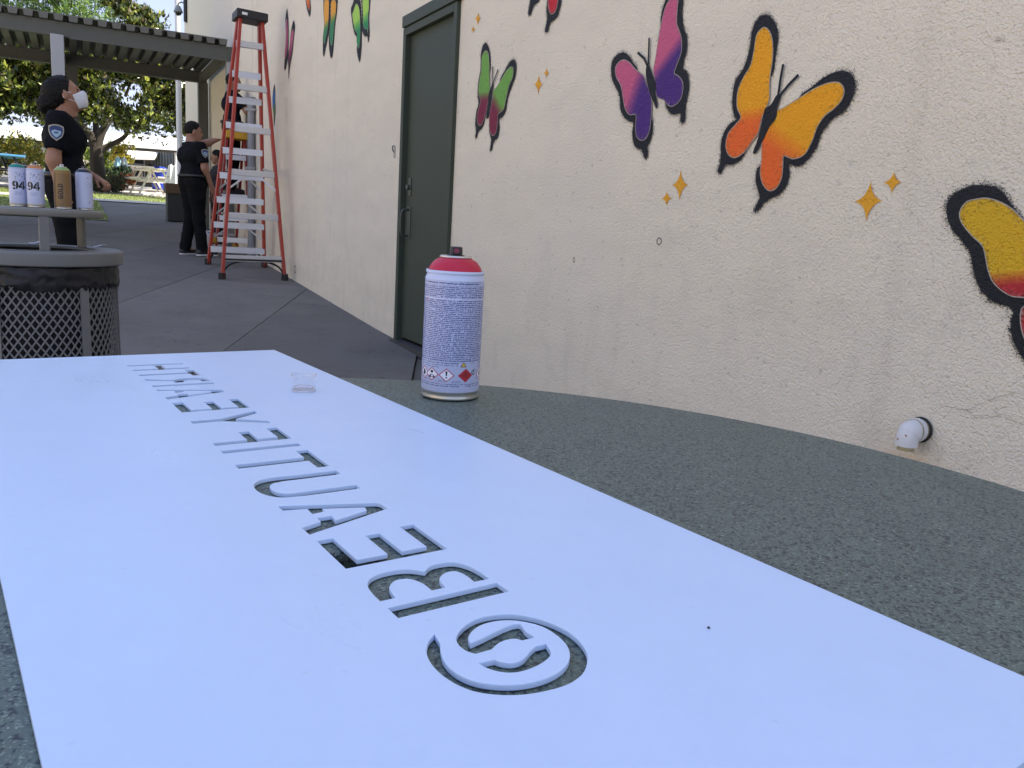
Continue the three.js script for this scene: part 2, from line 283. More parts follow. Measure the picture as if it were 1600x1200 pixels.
// o: zoom origin, k: zoom scale; outlines in zoomed pixels of the photograph
function butterfly(label, o, k, black, fills, body, feelers, col, seam, size = 640) {
  const W2 = (a) => { const p = onWall(o[0] + a[0] / k, o[1] + a[1] / k); return new THREE.Vector2(p.x, p.y); };
  const B = black.map(l => smoothLoop(l.map(W2), 6)), Fi = fills.map(l => smoothLoop(l.map(W2), 6)), Bo = body ? smoothLoop(body.map(W2), 5) : null, fe = (feelers || []).map(l => l.map(W2));
  const all = [...B, ...Fi, ...(Bo ? [Bo] : []), ...fe].flat(), pad = 0.035;
  const bb = [Math.min(...all.map(p => p.x)) - pad, Math.min(...all.map(p => p.y)) - pad, Math.max(...all.map(p => p.x)) + pad, Math.max(...all.map(p => p.y)) + pad];
  const sc = size / Math.max(bb[2] - bb[0], bb[3] - bb[1]), w = Math.ceil((bb[2] - bb[0]) * sc), h = Math.ceil((bb[3] - bb[1]) * sc);
  const tx = p => [(p.x - bb[0]) * sc, (bb[3] - p.y) * sc];
  const fuzz = Math.min(0.014, 0.026 * Math.hypot(bb[2] - bb[0], bb[3] - bb[1]));
  const tex = canvasTex(w, h, c => {
    const path = l => { c.beginPath(); l.forEach((p, i) => { const q = tx(p); i ? c.lineTo(q[0], q[1]) : c.moveTo(q[0], q[1]); }); c.closePath(); };
    const dots = (l, n, spread, colr, inner) => { c.fillStyle = colr; for (let i = 0; i < n; i++) { const p = l[Math.floor(rnd() * l.length)], q = tx(p), r = Math.abs(gauss()) * spread * sc, a = rr(0, 6.28); c.globalAlpha = rr(0.3, 0.85); c.beginPath(); c.arc(q[0] + Math.cos(a) * r, q[1] + Math.sin(a) * r, rr(0.4, 1.1) * sc * 0.0016, 0, 6.3); c.fill(); } c.globalAlpha = 1; };
    const K = 'rgb(24,25,30)';
    for (const l of B) { path(l); c.fillStyle = K; c.fill(); dots(l, 3000, fuzz * 0.8, K); dots(l, 700, fuzz * 2.0, K); }
    Fi.forEach((l, i) => {
      path(l); c.lineWidth = 0.006 * sc; c.strokeStyle = 'rgb(168,160,150)'; c.stroke();
      c.save(); path(l); c.clip();
      const s = seam[i] || seam[0], a = tx(W2(s[0])), b = tx(W2(s[1])), g = c.createLinearGradient(a[0], a[1], b[0], b[1]);
      g.addColorStop(0, css(col[0])); g.addColorStop(0.34, css(col[0])); g.addColorStop(0.70, css(col[1])); g.addColorStop(1, css(col[1]));
      c.fillStyle = g; c.fillRect(0, 0, w, h);
      for (let q = 0; q < 2200; q++) { c.globalAlpha = rr(0.05, 0.22); c.fillStyle = rnd() < 0.25 ? 'rgb(40,30,25)' : (rnd() < 0.5 ? css(col[0]) : css(col[1])); c.beginPath(); c.arc(rr(0, w), rr(0, h), rr(0.6, 1.8) * sc * 0.0015, 0, 6.3); c.fill(); }
      c.globalAlpha = 1; for (let q = 0; q < 1400; q++) { const p = l[Math.floor(rnd() * l.length)], t = tx(p), r = Math.abs(gauss()) * 0.022 * sc, a = rr(0, 6.28); c.globalAlpha = rr(0.04, 0.16); c.fillStyle = rnd() < 0.6 ? 'rgb(60,40,20)' : 'rgb(200,190,175)'; c.beginPath(); c.arc(t[0] + Math.cos(a) * r, t[1] + Math.sin(a) * r, rr(0.8, 2.6) * sc * 0.0015, 0, 6.3); c.fill(); }
      c.globalAlpha = 1; c.restore();
    });
    if (Bo) { path(Bo); c.fillStyle = K; c.fill(); }
    c.strokeStyle = K; c.lineCap = 'round'; for (const l of fe) { c.lineWidth = 0.010 * sc; c.beginPath(); l.forEach((p, i) => { const q = tx(p); i ? c.lineTo(...q) : c.moveTo(...q); }); c.stroke(); }
  });
  const m = new THREE.MeshStandardMaterial({ map: tex, transparent: true, roughness: 0.8, bumpMap: rep(stuccoBump, 1 / 1.6, 1 / 1.6, 0, 0, 1), bumpScale: 0.0075 });
  let root = null;
  B.forEach((l, i) => { const me = mesh(i ? 'wing' : 'butterfly', wallPatch(offsetLoop(l, fuzz * 2.0), bb, 0.003 + 0.0008 * i), m, root || building); me.castShadow = false; if (!root) { root = me; me.userData.label = label; } });
  Fi.forEach(l => { const me = mesh('wing_fill', wallPatch(offsetLoop(l, 0.003), bb, 0.0052), m, root); me.castShadow = false; });
  if (Bo) mesh('body', wallPatch(Bo, bb, 0.0066), m, root).castShadow = false;
  fe.forEach(l => { // feelers as thin paint strokes
    const L = [], R = []; l.forEach((p, i) => { const a = l[Math.max(0, i - 1)], b = l[Math.min(l.length - 1, i + 1)], t = b.clone().sub(a).normalize().multiplyScalar(0.0055); L.push(new THREE.Vector2(p.x - t.y, p.y + t.x)); R.unshift(new THREE.Vector2(p.x + t.y, p.y - t.x)); });
    mesh('feeler', wallPatch([...L, ...R], bb, 0.0072), m, root).castShadow = false;
  });
}
butterfly('orange and yellow butterfly with black edges, the largest whole one on the wall', [1100, 0], 3.53,
  [[[380, 410], [400, 300], [412, 200], [400, 140], [375, 100], [345, 85], [310, 95], [285, 130], [268, 180], [258, 250], [240, 330], [215, 390], [180, 440], [165, 500], [160, 570], [172, 640], [188, 658], [150, 680], [115, 730], [98, 790], [97, 850], [92, 900], [80, 945], [95, 955], [120, 910], [160, 905], [200, 885], [232, 835], [235, 770], [275, 660], [315, 560], [345, 450]],
   [[535, 535], [600, 480], [680, 420], [760, 392], [810, 405], [835, 445], [835, 500], [810, 570], [770, 620], [720, 650], [680, 690], [650, 740], [630, 800], [600, 850], [555, 900], [510, 915], [472, 905], [475, 960], [460, 1020], [420, 1070], [370, 1095], [335, 1115], [310, 1150], [285, 1165], [295, 1130], [312, 1085], [300, 1040], [290, 990], [300, 930], [335, 900], [385, 800], [455, 700], [560, 600]]],
  [[[335, 155], [365, 175], [382, 230], [382, 330], [368, 430], [362, 560], [345, 600], [325, 650], [300, 740], [270, 780], [235, 830], [180, 868], [145, 855], [128, 810], [140, 740], [180, 690], [210, 650], [190, 590], [195, 500], [225, 430], [265, 360], [285, 270], [300, 190]],
   [[400, 620], [440, 600], [530, 545], [620, 490], [700, 460], [755, 462], [778, 500], [765, 550], [720, 600], [670, 640], [630, 700], [600, 780], [560, 850], [500, 875], [445, 860], [440, 920], [430, 990], [400, 1040], [365, 1050], [335, 1020], [318, 960], [325, 880], [330, 780], [370, 690], [400, 650]]],
  [[410, 525], [432, 525], [412, 600], [405, 650], [370, 700], [340, 760], [290, 850], [278, 845], [300, 780], [325, 690], [345, 600], [375, 580]], [[[418, 528], [432, 430], [446, 355]], [[428, 528], [480, 465], [530, 415]]],
  [[238, 162, 12], [236, 104, 34]], [[[260, 520], [240, 740]], [[560, 640], [400, 960]]], 900);
butterfly('pink and purple butterfly with black edges between the green and the orange ones', [920, 0], 4.615,
  [[[350, 500], [320, 450], [290, 400], [250, 380], [205, 400], [175, 440], [165, 510], [175, 580], [205, 640], [228, 700], [232, 780], [255, 840], [290, 870], [325, 885], [318, 960], [330, 1040], [360, 1070], [385, 1075], [400, 1120], [415, 1140], [430, 1110], [425, 1060], [450, 1010], [465, 930], [458, 850], [430, 800], [400, 700], [365, 600], [340, 540]],
   [[508, 300], [520, 220], [530, 100], [560, 0], [600, -90], [650, -110], [680, -60], [685, 0], [680, 100], [690, 210], [710, 260], [712, 350], [690, 440], [685, 500], [710, 520], [725, 580], [725, 650], [710, 720], [700, 780], [698, 850], [685, 880], [668, 870], [668, 820], [610, 825], [575, 790], [555, 735], [560, 680], [545, 590], [540, 470], [530, 380]]],
  [[[262, 435], [300, 455], [345, 505], [400, 550], [415, 590], [440, 650], [458, 720], [455, 850], [440, 950], [415, 1000], [385, 1010], [355, 985], [345, 930], [350, 850], [345, 825], [300, 825], [270, 780], [255, 700], [240, 620], [205, 550], [200, 490], [225, 450]],
   [[505, 320], [530, 180], [560, 60], [590, 0], [620, -60], [650, -30], [645, 60], [640, 170], [660, 230], [675, 290], [672, 380], [640, 470], [622, 530], [650, 550], [680, 590], [685, 650], [665, 720], [610, 765], [580, 755], [550, 720], [500, 695], [490, 600], [475, 510], [490, 420]]],
  [[430, 460], [445, 475], [470, 540], [490, 600], [492, 680], [505, 770], [495, 785], [480, 750], [455, 690], [430, 600], [420, 520]], [[[430, 470], [410, 425], [362, 380]], [[440, 468], [442, 380], [445, 275]]],
  [[200, 92, 128], [72, 38, 118]], [[[250, 600], [430, 730]], [[530, 330], [610, 530]]], 760);
butterfly('small green and burgundy butterfly next to the door', [720, 0], 4.8,
  [[[222, 540], [225, 440], [215, 370], [190, 325], [170, 345], [155, 400], [152, 520], [135, 620], [130, 720], [138, 770], [120, 840], [112, 930], [118, 965], [115, 1025], [122, 1025], [135, 985], [160, 960], [182, 900], [185, 800], [188, 690], [198, 590]],
   [[300, 600], [340, 520], [370, 470], [400, 450], [418, 480], [415, 560], [385, 650], [355, 740], [340, 830], [310, 880], [290, 890], [293, 960], [280, 1030], [250, 1060], [235, 1120], [225, 1125], [232, 1050], [218, 980], [222, 890], [245, 820], [268, 740], [290, 670]]],
  [[[190, 385], [210, 400], [218, 480], [220, 600], [222, 700], [205, 780], [190, 860], [160, 935], [140, 935], [128, 880], [145, 800], [155, 760], [140, 700], [145, 620], [162, 520], [165, 430]],
   [[245, 690], [270, 660], [310, 600], [345, 540], [380, 505], [398, 515], [395, 570], [365, 650], [345, 740], [325, 820], [285, 858], [280, 930], [265, 1000], [245, 1015], [225, 980], [220, 880], [235, 790], [245, 740]]],
  [[245, 620], [252, 630], [243, 700], [228, 800], [207, 890], [198, 890], [210, 800], [218, 700], [236, 650]], [[[243, 622], [246, 500]], [[252, 622], [287, 522]]],
  [[112, 166, 72], [124, 30, 60]], [[[180, 620], [165, 820]], [[320, 680], [240, 890]]], 640);
butterfly('yellow and red butterfly cut off at the right side of the photo', [1300, 240], 3.53,
  [[[1075, 380], [1000, 290], [940, 210], [880, 180], [800, 175], [730, 195], [670, 230], [640, 280], [640, 350], [670, 420], [720, 480], [765, 545], [780, 620], [800, 700], [840, 770], [900, 820], [1000, 858], [990, 940], [1000, 1020], [1030, 1080], [1060, 1130], [1120, 1200], [1180, 1210], [1250, 1100], [1290, 900], [1290, 750], [1200, 500]]],
  [[[860, 250], [930, 270], [1000, 310], [1060, 370], [1150, 470], [1220, 600], [1230, 760], [1180, 800], [1059, 790], [990, 780], [900, 710], [870, 640], [860, 590], [840, 510], [780, 450], [720, 370], [715, 320], [750, 270], [800, 255]],
   [[1062, 850], [1050, 930], [1080, 1040], [1130, 1120], [1180, 1080], [1220, 950], [1230, 850], [1150, 830]]],
  null, null, [[214, 170, 26], [178, 38, 46]], [[[950, 560], [950, 810]], [[1100, 700], [1100, 860]]], 760);
const shrink = (l, q) => { const cx = l.reduce((a, p) => a + p[0], 0) / l.length, cy = l.reduce((a, p) => a + p[1], 0) / l.length; return l.map(p => [cx + (p[0] - cx) * q, cy + (p[1] - cy) * q * 0.9 - (1 - q) * 30]); };
function plain(label, o, k, black, col, seam, q = 0.72) { butterfly(label, o, k, black, black.map(l => shrink(l, q)), null, null, col, seam, 420); }
butterfly('red butterfly at the top of the photo of which only the lower wing tips show', [720, 0], 4.8,
  [[[500, -200], [525, 0], [514, 95], [528, 97], [545, 45], [590, 0], [610, -150]], [[640, -200], [655, 0], [650, 70], [655, 130], [640, 225], [655, 230], [675, 170], [720, 130], [745, 60], [755, 0], [760, -200]]],
  [[[670, -180], [662, 0], [665, 60], [685, 105], [715, 85], [735, 0], [740, -180]]], null, null, [[196, 30, 48], [196, 30, 48]], [[[0, 0], [0, 100]]], 420);
plain('narrow pink butterfly on the wall just right of the tall ladder', [380, 0], 4.21, [[[290, 60], [280, 120], [283, 200], [278, 330], [272, 450], [280, 455], [295, 380], [300, 270], [298, 130]], [[333, 140], [318, 200], [308, 300], [297, 380], [299, 450], [300, 515], [308, 450], [325, 350], [335, 250], [342, 170]]], [[184, 92, 122], [120, 42, 74]], [[[290, 200], [290, 480]]]);
plain('orange butterfly with green wing tips, left of the yellow green one above the wall', [380, 0], 4.21, [[[535, -60], [530, 60], [535, 160], [527, 250], [528, 360], [535, 362], [548, 300], [560, 240], [570, 150], [575, 0], [575, -60]], [[580, -60], [577, 100], [568, 200], [567, 300], [578, 375], [588, 370], [598, 290], [605, 180], [620, 60], [622, -60]]], [[228, 160, 52], [50, 130, 84]], [[[560, 60], [560, 240]]]);
plain('light green butterfly high on the wall left of the door', [380, 0], 4.21, [[[745, -40], [722, 30], [712, 60], [720, 150], [735, 220], [755, 260], [750, 330], [768, 405], [778, 340], [782, 240], [780, 120], [770, 0]], [[782, -60], [785, 100], [785, 190], [800, 235], [822, 240], [825, 272], [832, 230], [830, 110], [838, 0], [835, -60]]], [[168, 212, 88], [40, 138, 86]], [[[770, 40], [770, 260]]]);
plain('small orange wing tip at the top of the photo right of the tall ladder', [380, 0], 4.21, [[[410, -60], [418, 40], [432, 90], [440, 102], [446, 60], [442, 0], [440, -60]]], [[226, 120, 50], [200, 80, 40]], [[[430, -40], [430, 90]]]);
plain('thin blue and green butterfly behind the right leg of the tall ladder', [310, 110], 8, [[[955, 180], [940, 240], [930, 330], [930, 450], [940, 560], [950, 690], [960, 600], [967, 480], [962, 380], [962, 260]], [[882, 370], [878, 450], [890, 560], [910, 690], [925, 690], [905, 560], [897, 440]]], [[40, 96, 168], [88, 118, 48]], [[[940, 300], [940, 600]]], 0.8);
plain('unfinished black butterfly at the hands of the person painting', [310, 110], 8, [[[772, 30], [752, 120], [768, 200], [760, 300], [785, 370], [792, 250], [783, 150]]], [[60, 60, 70], [50, 52, 60]], [[[770, 60], [770, 300]]], 0.5);
const starMat = new THREE.MeshStandardMaterial({ color: rgb(0.78, 0.37, 0.02), roughness: 0.8, bumpMap: rep(stuccoBump, 1 / 1.6, 1 / 1.6), bumpScale: 0.0075 });
function star(label, t, r, b, l) {                     // tips in photo pixels
  const c = [(t[0] + b[0] + r[0] + l[0]) / 4, (r[1] + l[1]) / 2], P = a => { const p = onWall(a[0], a[1]); return new THREE.Vector2(p.x, p.y); };
  const C = P(c), tips = [t, r, b, l].map(P), sh = new THREE.Shape(); sh.moveTo(tips[0].x, tips[0].y);
  for (let i = 0; i < 4; i++) { const n = tips[(i + 1) % 4], m = C.clone().add(tips[i].clone().add(n).multiplyScalar(0.5).sub(C).multiplyScalar(0.28)); sh.quadraticCurveTo(m.x, m.y, n.x, n.y); }
  mesh('painted_star', new THREE.ShapeGeometry(sh, 8).translate(0, 0, 0.003), starMat, building, label).castShadow = false;
}
const st4 = (x, y, hh, hw, k = 0) => [[x + k, y - hh], [x + hw, y - k * 0.2], [x - k, y + hh], [x - hw, y + k * 0.2]];
star('larger orange star of the pair right of the door top', ...st4(747.5, 29, 11, 4.6, 0.6)); star('smaller orange star of the pair right of the door top', ...st4(739.8, 46, 6.5, 2.8, 0.3));
star('larger orange star right of the green butterfly', ...st4(842, 132, 15.5, 6.6, 0.6)); star('smaller orange star right of the green butterfly', ...st4(854.5, 114, 8.6, 4.2, 0.5));
star('larger orange star below the pink and purple butterfly', ...st4(1063.5, 289, 24, 12.5, 1)); star('smaller orange star below the pink and purple butterfly', ...st4(1042.5, 310, 12, 8, 0.4));
star('big orange star left of the yellow and red butterfly', ...st4(1358, 314, 32, 21.5, 4)); star('smaller orange star up from the big one left of the yellow butterfly', ...st4(1396, 285, 17.5, 14.5, 2.2));
// small scars in the stucco
{
  const scar = mat([0.20, 0.18, 0.15], 0.95);
  for (const [px, py, rx, ry] of [[1030, 377, 3.5, 5], [897, 406, 1.3, 4], [461, 421, 1.3, 5.5]]) { const a = onWall(px - rx, py), b = onWall(px + rx, py), c = onWall(px, py - ry), e = onWall(px, py + ry); mesh('chip', new THREE.TorusGeometry(1, 0.22, 6, 20).scale((b.x - a.x) / 2, (c.y - e.y) / 2, 0.008).translate((a.x + b.x) / 2, (c.y + e.y) / 2, 0), scar, building); }
}
{   // hairline cracks
  const cm = mat([0.34, 0.30, 0.24], 0.95);
  for (const [pts, w] of [[[[1395, 668], [1420, 655], [1452, 648], [1478, 634], [1508, 640], [1540, 628], [1590, 612]].slice(2), 0.0006], [[[1508, 640], [1530, 652], [1562, 650], [1600, 664]], 0.0005]]) {
    const l = new THREE.CatmullRomCurve3(pts.map(p => { const q = onWall(...p); return V(q.x + gauss() * 0.002, q.y + gauss() * 0.002, 0); })).getPoints(50).map(p => V(p.x + gauss() * 0.0012, p.y + gauss() * 0.0012, 0)), L = [], R = [];
    l.forEach((p, i) => { const k = w * (0.35 + rnd()); L.push(new THREE.Vector2(p.x, p.y + k)); R.unshift(new THREE.Vector2(p.x, p.y - k)); });
    mesh('hairline_crack', new THREE.ShapeGeometry(new THREE.Shape([...L, ...R])).translate(0, 0, 0.0025), cm, building).castShadow = false;
  }
}
{   // white pipe elbow low on the wall
  const q = onWall(1440, 671), el = thing('pipe_elbow', 'white painted pipe elbow with rust marks low on the stucco wall', 'pipe', building.localToWorld(V(q.x, q.y, 0)), WT);
  el.scale.setScalar(1.35); const wht = mat([0.66, 0.66, 0.66], 0.5), R = 0.021;
  mesh('collar', new THREE.TorusGeometry(0.0240, 0.0026, 10, 32).translate(0, 0, 0.004), M.black, el);
  mesh('sleeve', rod(V(0, 0, 0), V(0, 0, 0.025), 0.022, 0.022, 24), mat([0.36, 0.30, 0.19], 0.6), el);
  const c = new THREE.CatmullRomCurve3([V(0, 0, 0.015), V(0, 0, 0.026), V(0, -0.004, 0.035), V(0, -0.012, 0.040), V(0, -0.022, 0.041)]);
  mesh('elbow', [new THREE.TubeGeometry(c, 24, R, 24), rod(V(0, -0.018, 0.041), V(0, -0.031, 0.041), 0.0215, 0.0215, 24), rod(V(0, 0, 0.014), V(0, 0, 0.022), 0.0245, 0.0245, 24), new THREE.SphereGeometry(0.0232, 24, 16).translate(0, -0.004, 0.034)], wht, el);
  mesh('nipple', [rod(V(0, -0.040, 0.041), V(0, -0.030, 0.041), 0.0165, 0.0165, 20)], mat([0.42, 0.36, 0.22], 0.5, { metalness: 0.4 }), el);
  mesh('rust_patch', [new THREE.SphereGeometry(0.004, 8, 6).scale(1.8, 1, 0.5).translate(0.004, -0.008, 0.0575), new THREE.SphereGeometry(0.003, 8, 6).scale(1, 1, 0.5).translate(-0.006, -0.018, 0.0605)], mat([0.36, 0.21, 0.12], 0.9), el);
}
{   // keyed switch left of the door
  const q = onWall(617, 236), el = thing('wall_latch', 'small metal latch plate on the wall left of the door', 'latch', building.localToWorld(V(q.x, q.y, 0)), WT);
  mesh('plate', box(0.028, 0.075, 0.006, 0, -0.01, 0.003, 0.003), mat([0.40, 0.38, 0.34], 0.5), el);
  mesh('hook', tube([V(0, 0.035, 0.002), V(0, 0.03, 0.018), V(0, 0.0, 0.014), V(0, -0.01, 0.006)], 0.004, 12, 6), mat([0.08, 0.08, 0.08], 0.5), el);
}
{   // downpipe
  const s = 5.3, g = thing('downpipe', 'grey downpipe on the stucco wall behind the tall ladder', 'pipe', sd(s, -0.05));
  const top = 1.95; mesh('pipe', rod(V(0, 0, 0), V(0, top, 0), 0.045, 0.045, 18), mat([0.24, 0.25, 0.27], 0.45), g);
  mesh('shoe', [rod(V(0, 0.02, 0), V(0, 0.14, 0), 0.052, 0.052, 18)], M.grey, g); for (const y of [1.1, 1.8]) mesh('bracket', box(0.13, 0.03, 0.06, 0, y, 0.02), M.grey, g);
}
// ------------------------------------------------------------------ foreground table
const TY = CAMY - 0.1893, TC = V(-0.105, 0, -0.385), TR = 0.605;
{
  const fl = dataTex(2048, 2048, (u, v, o) => {
    const a = nE(u, v), b = nE(u * 2 + 0.37, v * 2 + 0.21), c = nD(u + 0.5, v + 0.1), e = nB(u, v);
    let r = 0.100 + 0.014 * e, g = 0.131 + 0.016 * e, bb = 0.108 + 0.012 * e;
    if (a > 0.60) { const q = Math.min(0.75, (a - 0.60) * 3.8); r *= 1 - q; g *= 1 - q; bb *= 1 - q * 0.85; }
    if (c > 0.70) { const q = (c - 0.70) * 1.5; r *= 1 - q * 0.8; g *= 1 - q * 0.75; bb *= 1 - q * 0.55; }
    if (b > 0.70) { const q = (b - 0.70) * 4; r += 0.20 * q; g += 0.23 * q; bb += 0.19 * q; }
    if (b > 0.955 && a < 0.4) { r = 0.34; g = 0.38; bb = 0.34; }
    o[0] = toS8(r); o[1] = toS8(g); o[2] = toS8(bb);
  }, true);
  const m = new THREE.MeshStandardMaterial({ map: rep(fl, 1 / 1.1, 1 / 1.1), roughness: 0.5, bumpMap: rep(fl, 1 / 0.95, 1 / 0.95), bumpScale: 0.0006 });
  const t = thing('round_table', 'round green grey speckled table top holding the white stencil board', 'table', V(TC.x, 0, TC.z));
  const sh = new THREE.Shape(); sh.absarc(0, 0, TR - 0.004, 0, Math.PI * 2);
  const hole = new THREE.Path(); const hc = onY(541, 884, TY); hole.absarc(hc.x - TC.x, -(hc.z - TC.z), 0.024, 0, Math.PI * 2, true); sh.holes.push(hole);
  const g = new THREE.ExtrudeGeometry(sh, { depth: 0.037, bevelEnabled: true, bevelThickness: 0.004, bevelSize: 0.004, bevelSegments: 3, curveSegments: 160 });
  g.rotateX(-Math.PI / 2); g.translate(0, TY - 0.041, 0);
  mesh('tabletop', g, m, t);
  mesh('pedestal', rod(V(hc.x - TC.x, 0.02, hc.z - TC.z), V(hc.x - TC.x, TY - 0.25, hc.z - TC.z), 0.06, 0.06, 24), M.canopy, t);
  mesh('base_plate', lathe([[0, 0.0], [0.3, 0.0], [0.3, 0.012], [0.06, 0.03], [0, 0.03]]), M.canopy, t);
  for (let i = 0; i < 4; i++) { const a = i * Math.PI / 2 + 0.5; mesh('support_arm', bar(V(0, TY - 0.28, 0), V(Math.cos(a) * 0.5, TY - 0.055, Math.sin(a) * 0.5), 0.03, 0.05), M.canopy, t); }
}
// ------------------------------------------------------------------ stencil board: letters are real cut-outs
const BT = 0.0033;
{
  // board coordinates: u along the board (towards the viewer), v across it (towards the left); letters measured as (u, w), w up from the baseline
  const Uv = V(0.589, 0, 0.808).normalize(), Vv = V(-0.808, 0, 0.589).normalize();
  const base = u => { const T = [[-1.05, -0.1919], [-0.95, -0.1925], [-0.87, -0.1916], [-0.8, -0.1910], [-0.745, -0.1882], [-0.66, -0.1850], [-0.6, -0.1827], [-0.55, -0.1812], [-0.5, -0.1796], [-0.43, -0.1787], [-0.33, -0.1757], [-0.1, -0.172]]; let i = 0; while (i < T.length - 2 && u > T[i + 1][0]) i++; const q = (u - T[i][0]) / (T[i + 1][0] - T[i][0]); return T[i][1] + q * (T[i + 1][1] - T[i][1]); };
  const P = (u, w) => new THREE.Vector2(u + 0.02 * w, base(u) - w);
  const holes = [], poly = l => holes.push(l.map(p => P(p[0], p[1])));
  const C = 0.0642;
  const rect = (u0, u1, w0, w1) => [[u0, w0], [u1, w0], [u1, w1], [u0, w1]];
  const spl = (groups) => {                             // groups of points, each a smooth run, joined by corners
    const out = []; for (const g of groups) { if (g.length < 3) out.push(...g); else out.push(...new THREE.CatmullRomCurve3(g.map(p => V(p[0], p[1], 0)), false, 'centripetal').getPoints(g.length * 5).map(p => [p.x, p.y])); } return out;
  };
  // B
  poly(rect(-0.3346, -0.3219, 0, 0.065));
  poly(spl([[[-0.3419, 0], [-0.353, 0.0003], [-0.3625, 0.0022], [-0.3704, 0.0085], [-0.3732, 0.0205], [-0.3708, 0.0305], [-0.3646, 0.0372]], [[-0.3646, 0.0372], [-0.369, 0.0425], [-0.3702, 0.0485], [-0.3681, 0.0575], [-0.360, 0.0625], [-0.351, 0.0641], [-0.3398, 0.0643]],
    [[-0.3401, 0.0540], [-0.3505, 0.0540], [-0.3563, 0.0520], [-0.3573, 0.0470], [-0.3520, 0.0398], [-0.3411, 0.0375]], [[-0.3411, 0.0288], [-0.3517, 0.0283], [-0.3590, 0.0248], [-0.3605, 0.0180], [-0.3545, 0.0115], [-0.342, 0.0092]]]));
  const E = (s, e, w) => poly([[s, 0], [s, C], [e, C], [e, C - 0.0102], [s - w, C - 0.0102], [s - w, 0.0388], [e + 0.0045, 0.0388], [e + 0.0045, 0.0288], [s - w, 0.0288], [s - w, 0.0108], [e, 0.0108], [e, 0]]);
  E(-0.3858, -0.4308, 0.0092);
  const A = (c, k) => poly([[-0.4976, 0], [-0.4772, 0.0605], [-0.4742, 0.0625], [-0.4630, 0.0628], [-0.4408, 0], [-0.4539, 0], [-0.4592, 0.0140], [-0.4668, 0.0145], [-0.4664, 0.0248], [-0.4572, 0.0236], [-0.4660, 0.0482], [-0.4712, 0.0495], [-0.4800, 0.0243], [-0.4746, 0.0240], [-0.4734, 0.0144], [-0.4838, 0.0150], [-0.4873, 0]].map(p => [c + (p[0] + 0.4692) * k, p[1]]));
  A(-0.4692, 1);
  poly(spl([[[-0.5559, C], [-0.556, 0.04], [-0.5572, 0.0155], [-0.5545, 0.0060], [-0.5470, -0.0005], [-0.5330, -0.0028], [-0.5200, 0.0005], [-0.5120, 0.0080], [-0.5095, 0.0200], [-0.5088, 0.04], [-0.5086, C]], [[-0.5180, C], [-0.5184, 0.03], [-0.5190, 0.0150], [-0.5240, 0.0092], [-0.5330, 0.0076], [-0.5415, 0.0102], [-0.5448, 0.0175], [-0.5450, 0.035], [-0.5450, C]]]));
  const Tl = (n, f, a, b) => poly([[n, 0], [f, 0], [f, C - 0.0105], [a, C - 0.0105], [a, C], [b, C], [b, C - 0.0105], [n, C - 0.0105]]);
  Tl(-0.5868, -0.598, -0.6176, -0.567);
  poly(rect(-0.6395, -0.6300, 0, C));
  poly([[-0.6546, 0], [-0.6546, C], [-0.6972, C], [-0.6972, C - 0.0102], [-0.6648, C - 0.0102], [-0.6648, 0.0378], [-0.6922, 0.0378], [-0.6922, 0.0282], [-0.6648, 0.0282], [-0.6648, 0]]);
  poly([[-0.7336, 0], [-0.7336, 0.0270], [-0.7123, C], [-0.7230, C], [-0.7392, 0.0400], [-0.7550, C], [-0.7656, C], [-0.7447, 0.0270], [-0.7447, 0]]);
  E(-0.7795, -0.8240, 0.0088);
  A(-0.866, 0.92);
  poly(rect(-0.9150, -0.9045, 0, C));
  poly([[-0.9225, C], [-0.936, C], [-0.9425, 0.0605], [-0.946, 0.054], [-0.9463, 0.045], [-0.9445, 0.035], [-0.9395, 0.0285], [-0.953, 0], [-0.941, 0], [-0.930, 0.0265], [-0.9225, 0.0265], [-0.9225, 0.0365], [-0.931, 0.0372], [-0.9345, 0.0455], [-0.931, 0.054], [-0.9225, 0.0545]]);
  Tl(-0.9705, -0.981, -0.996, -0.9585);
  poly([[-1.0030, 0], [-1.0030, C], [-1.0132, C], [-1.0132, 0.0380], [-1.0335, 0.0380], [-1.0335, C], [-1.0437, C], [-1.0437, 0], [-1.0335, 0], [-1.0335, 0.0285], [-1.0132, 0.0285], [-1.0132, 0]]);
  // round emblem with a spiral and two inner openings, measured in zoomed pixels
  const PB = (a, b) => { const p = onY(660 + a / 5.714, 940 + b / 5.714, TY + BT); p.y = 0; return [p.dot(Uv), p.dot(Vv)]; };
  const sp2 = (groups) => { const out = []; for (const g of groups) { const q = g.map(p => PB(...p)); if (q.length < 3) out.push(...q); else out.push(...new THREE.CatmullRomCurve3(q.map(p => V(p[0], p[1], 0)), false, 'centripetal').getPoints(q.length * 4).map(p => [p.x, p.y])); } return out.map(p => new THREE.Vector2(p[0], p[1])); };
  holes.push(sp2([[[108, 290], [60, 340], [32, 420], [42, 500], [100, 592], [200, 683], [350, 768], [500, 817], [700, 840], [900, 837], [1100, 805], [1300, 745], [1430, 655], [1477, 550], [1470, 450], [1400, 345], [1280, 252], [1100, 172], [950, 132], [800, 113], [650, 118], [500, 148], [380, 212], [312, 285], [298, 345], [330, 402], [400, 450], [475, 472]],
    [[475, 472], [620, 432]], [[620, 432], [690, 372], [760, 345], [835, 337], [890, 352]], [[890, 352], [1003, 318], [930, 268], [860, 195], [432, 372]], [[432, 372], [415, 330], [440, 278], [520, 218], [650, 180], [800, 172], [950, 193], [1080, 233], [1200, 308], [1280, 388], [1311, 475], [1285, 560], [1200, 635], [1050, 700], [850, 738], [650, 738], [450, 703], [300, 632], [205, 540], [170, 445], [165, 372]], [[165, 372], [108, 290]]]));
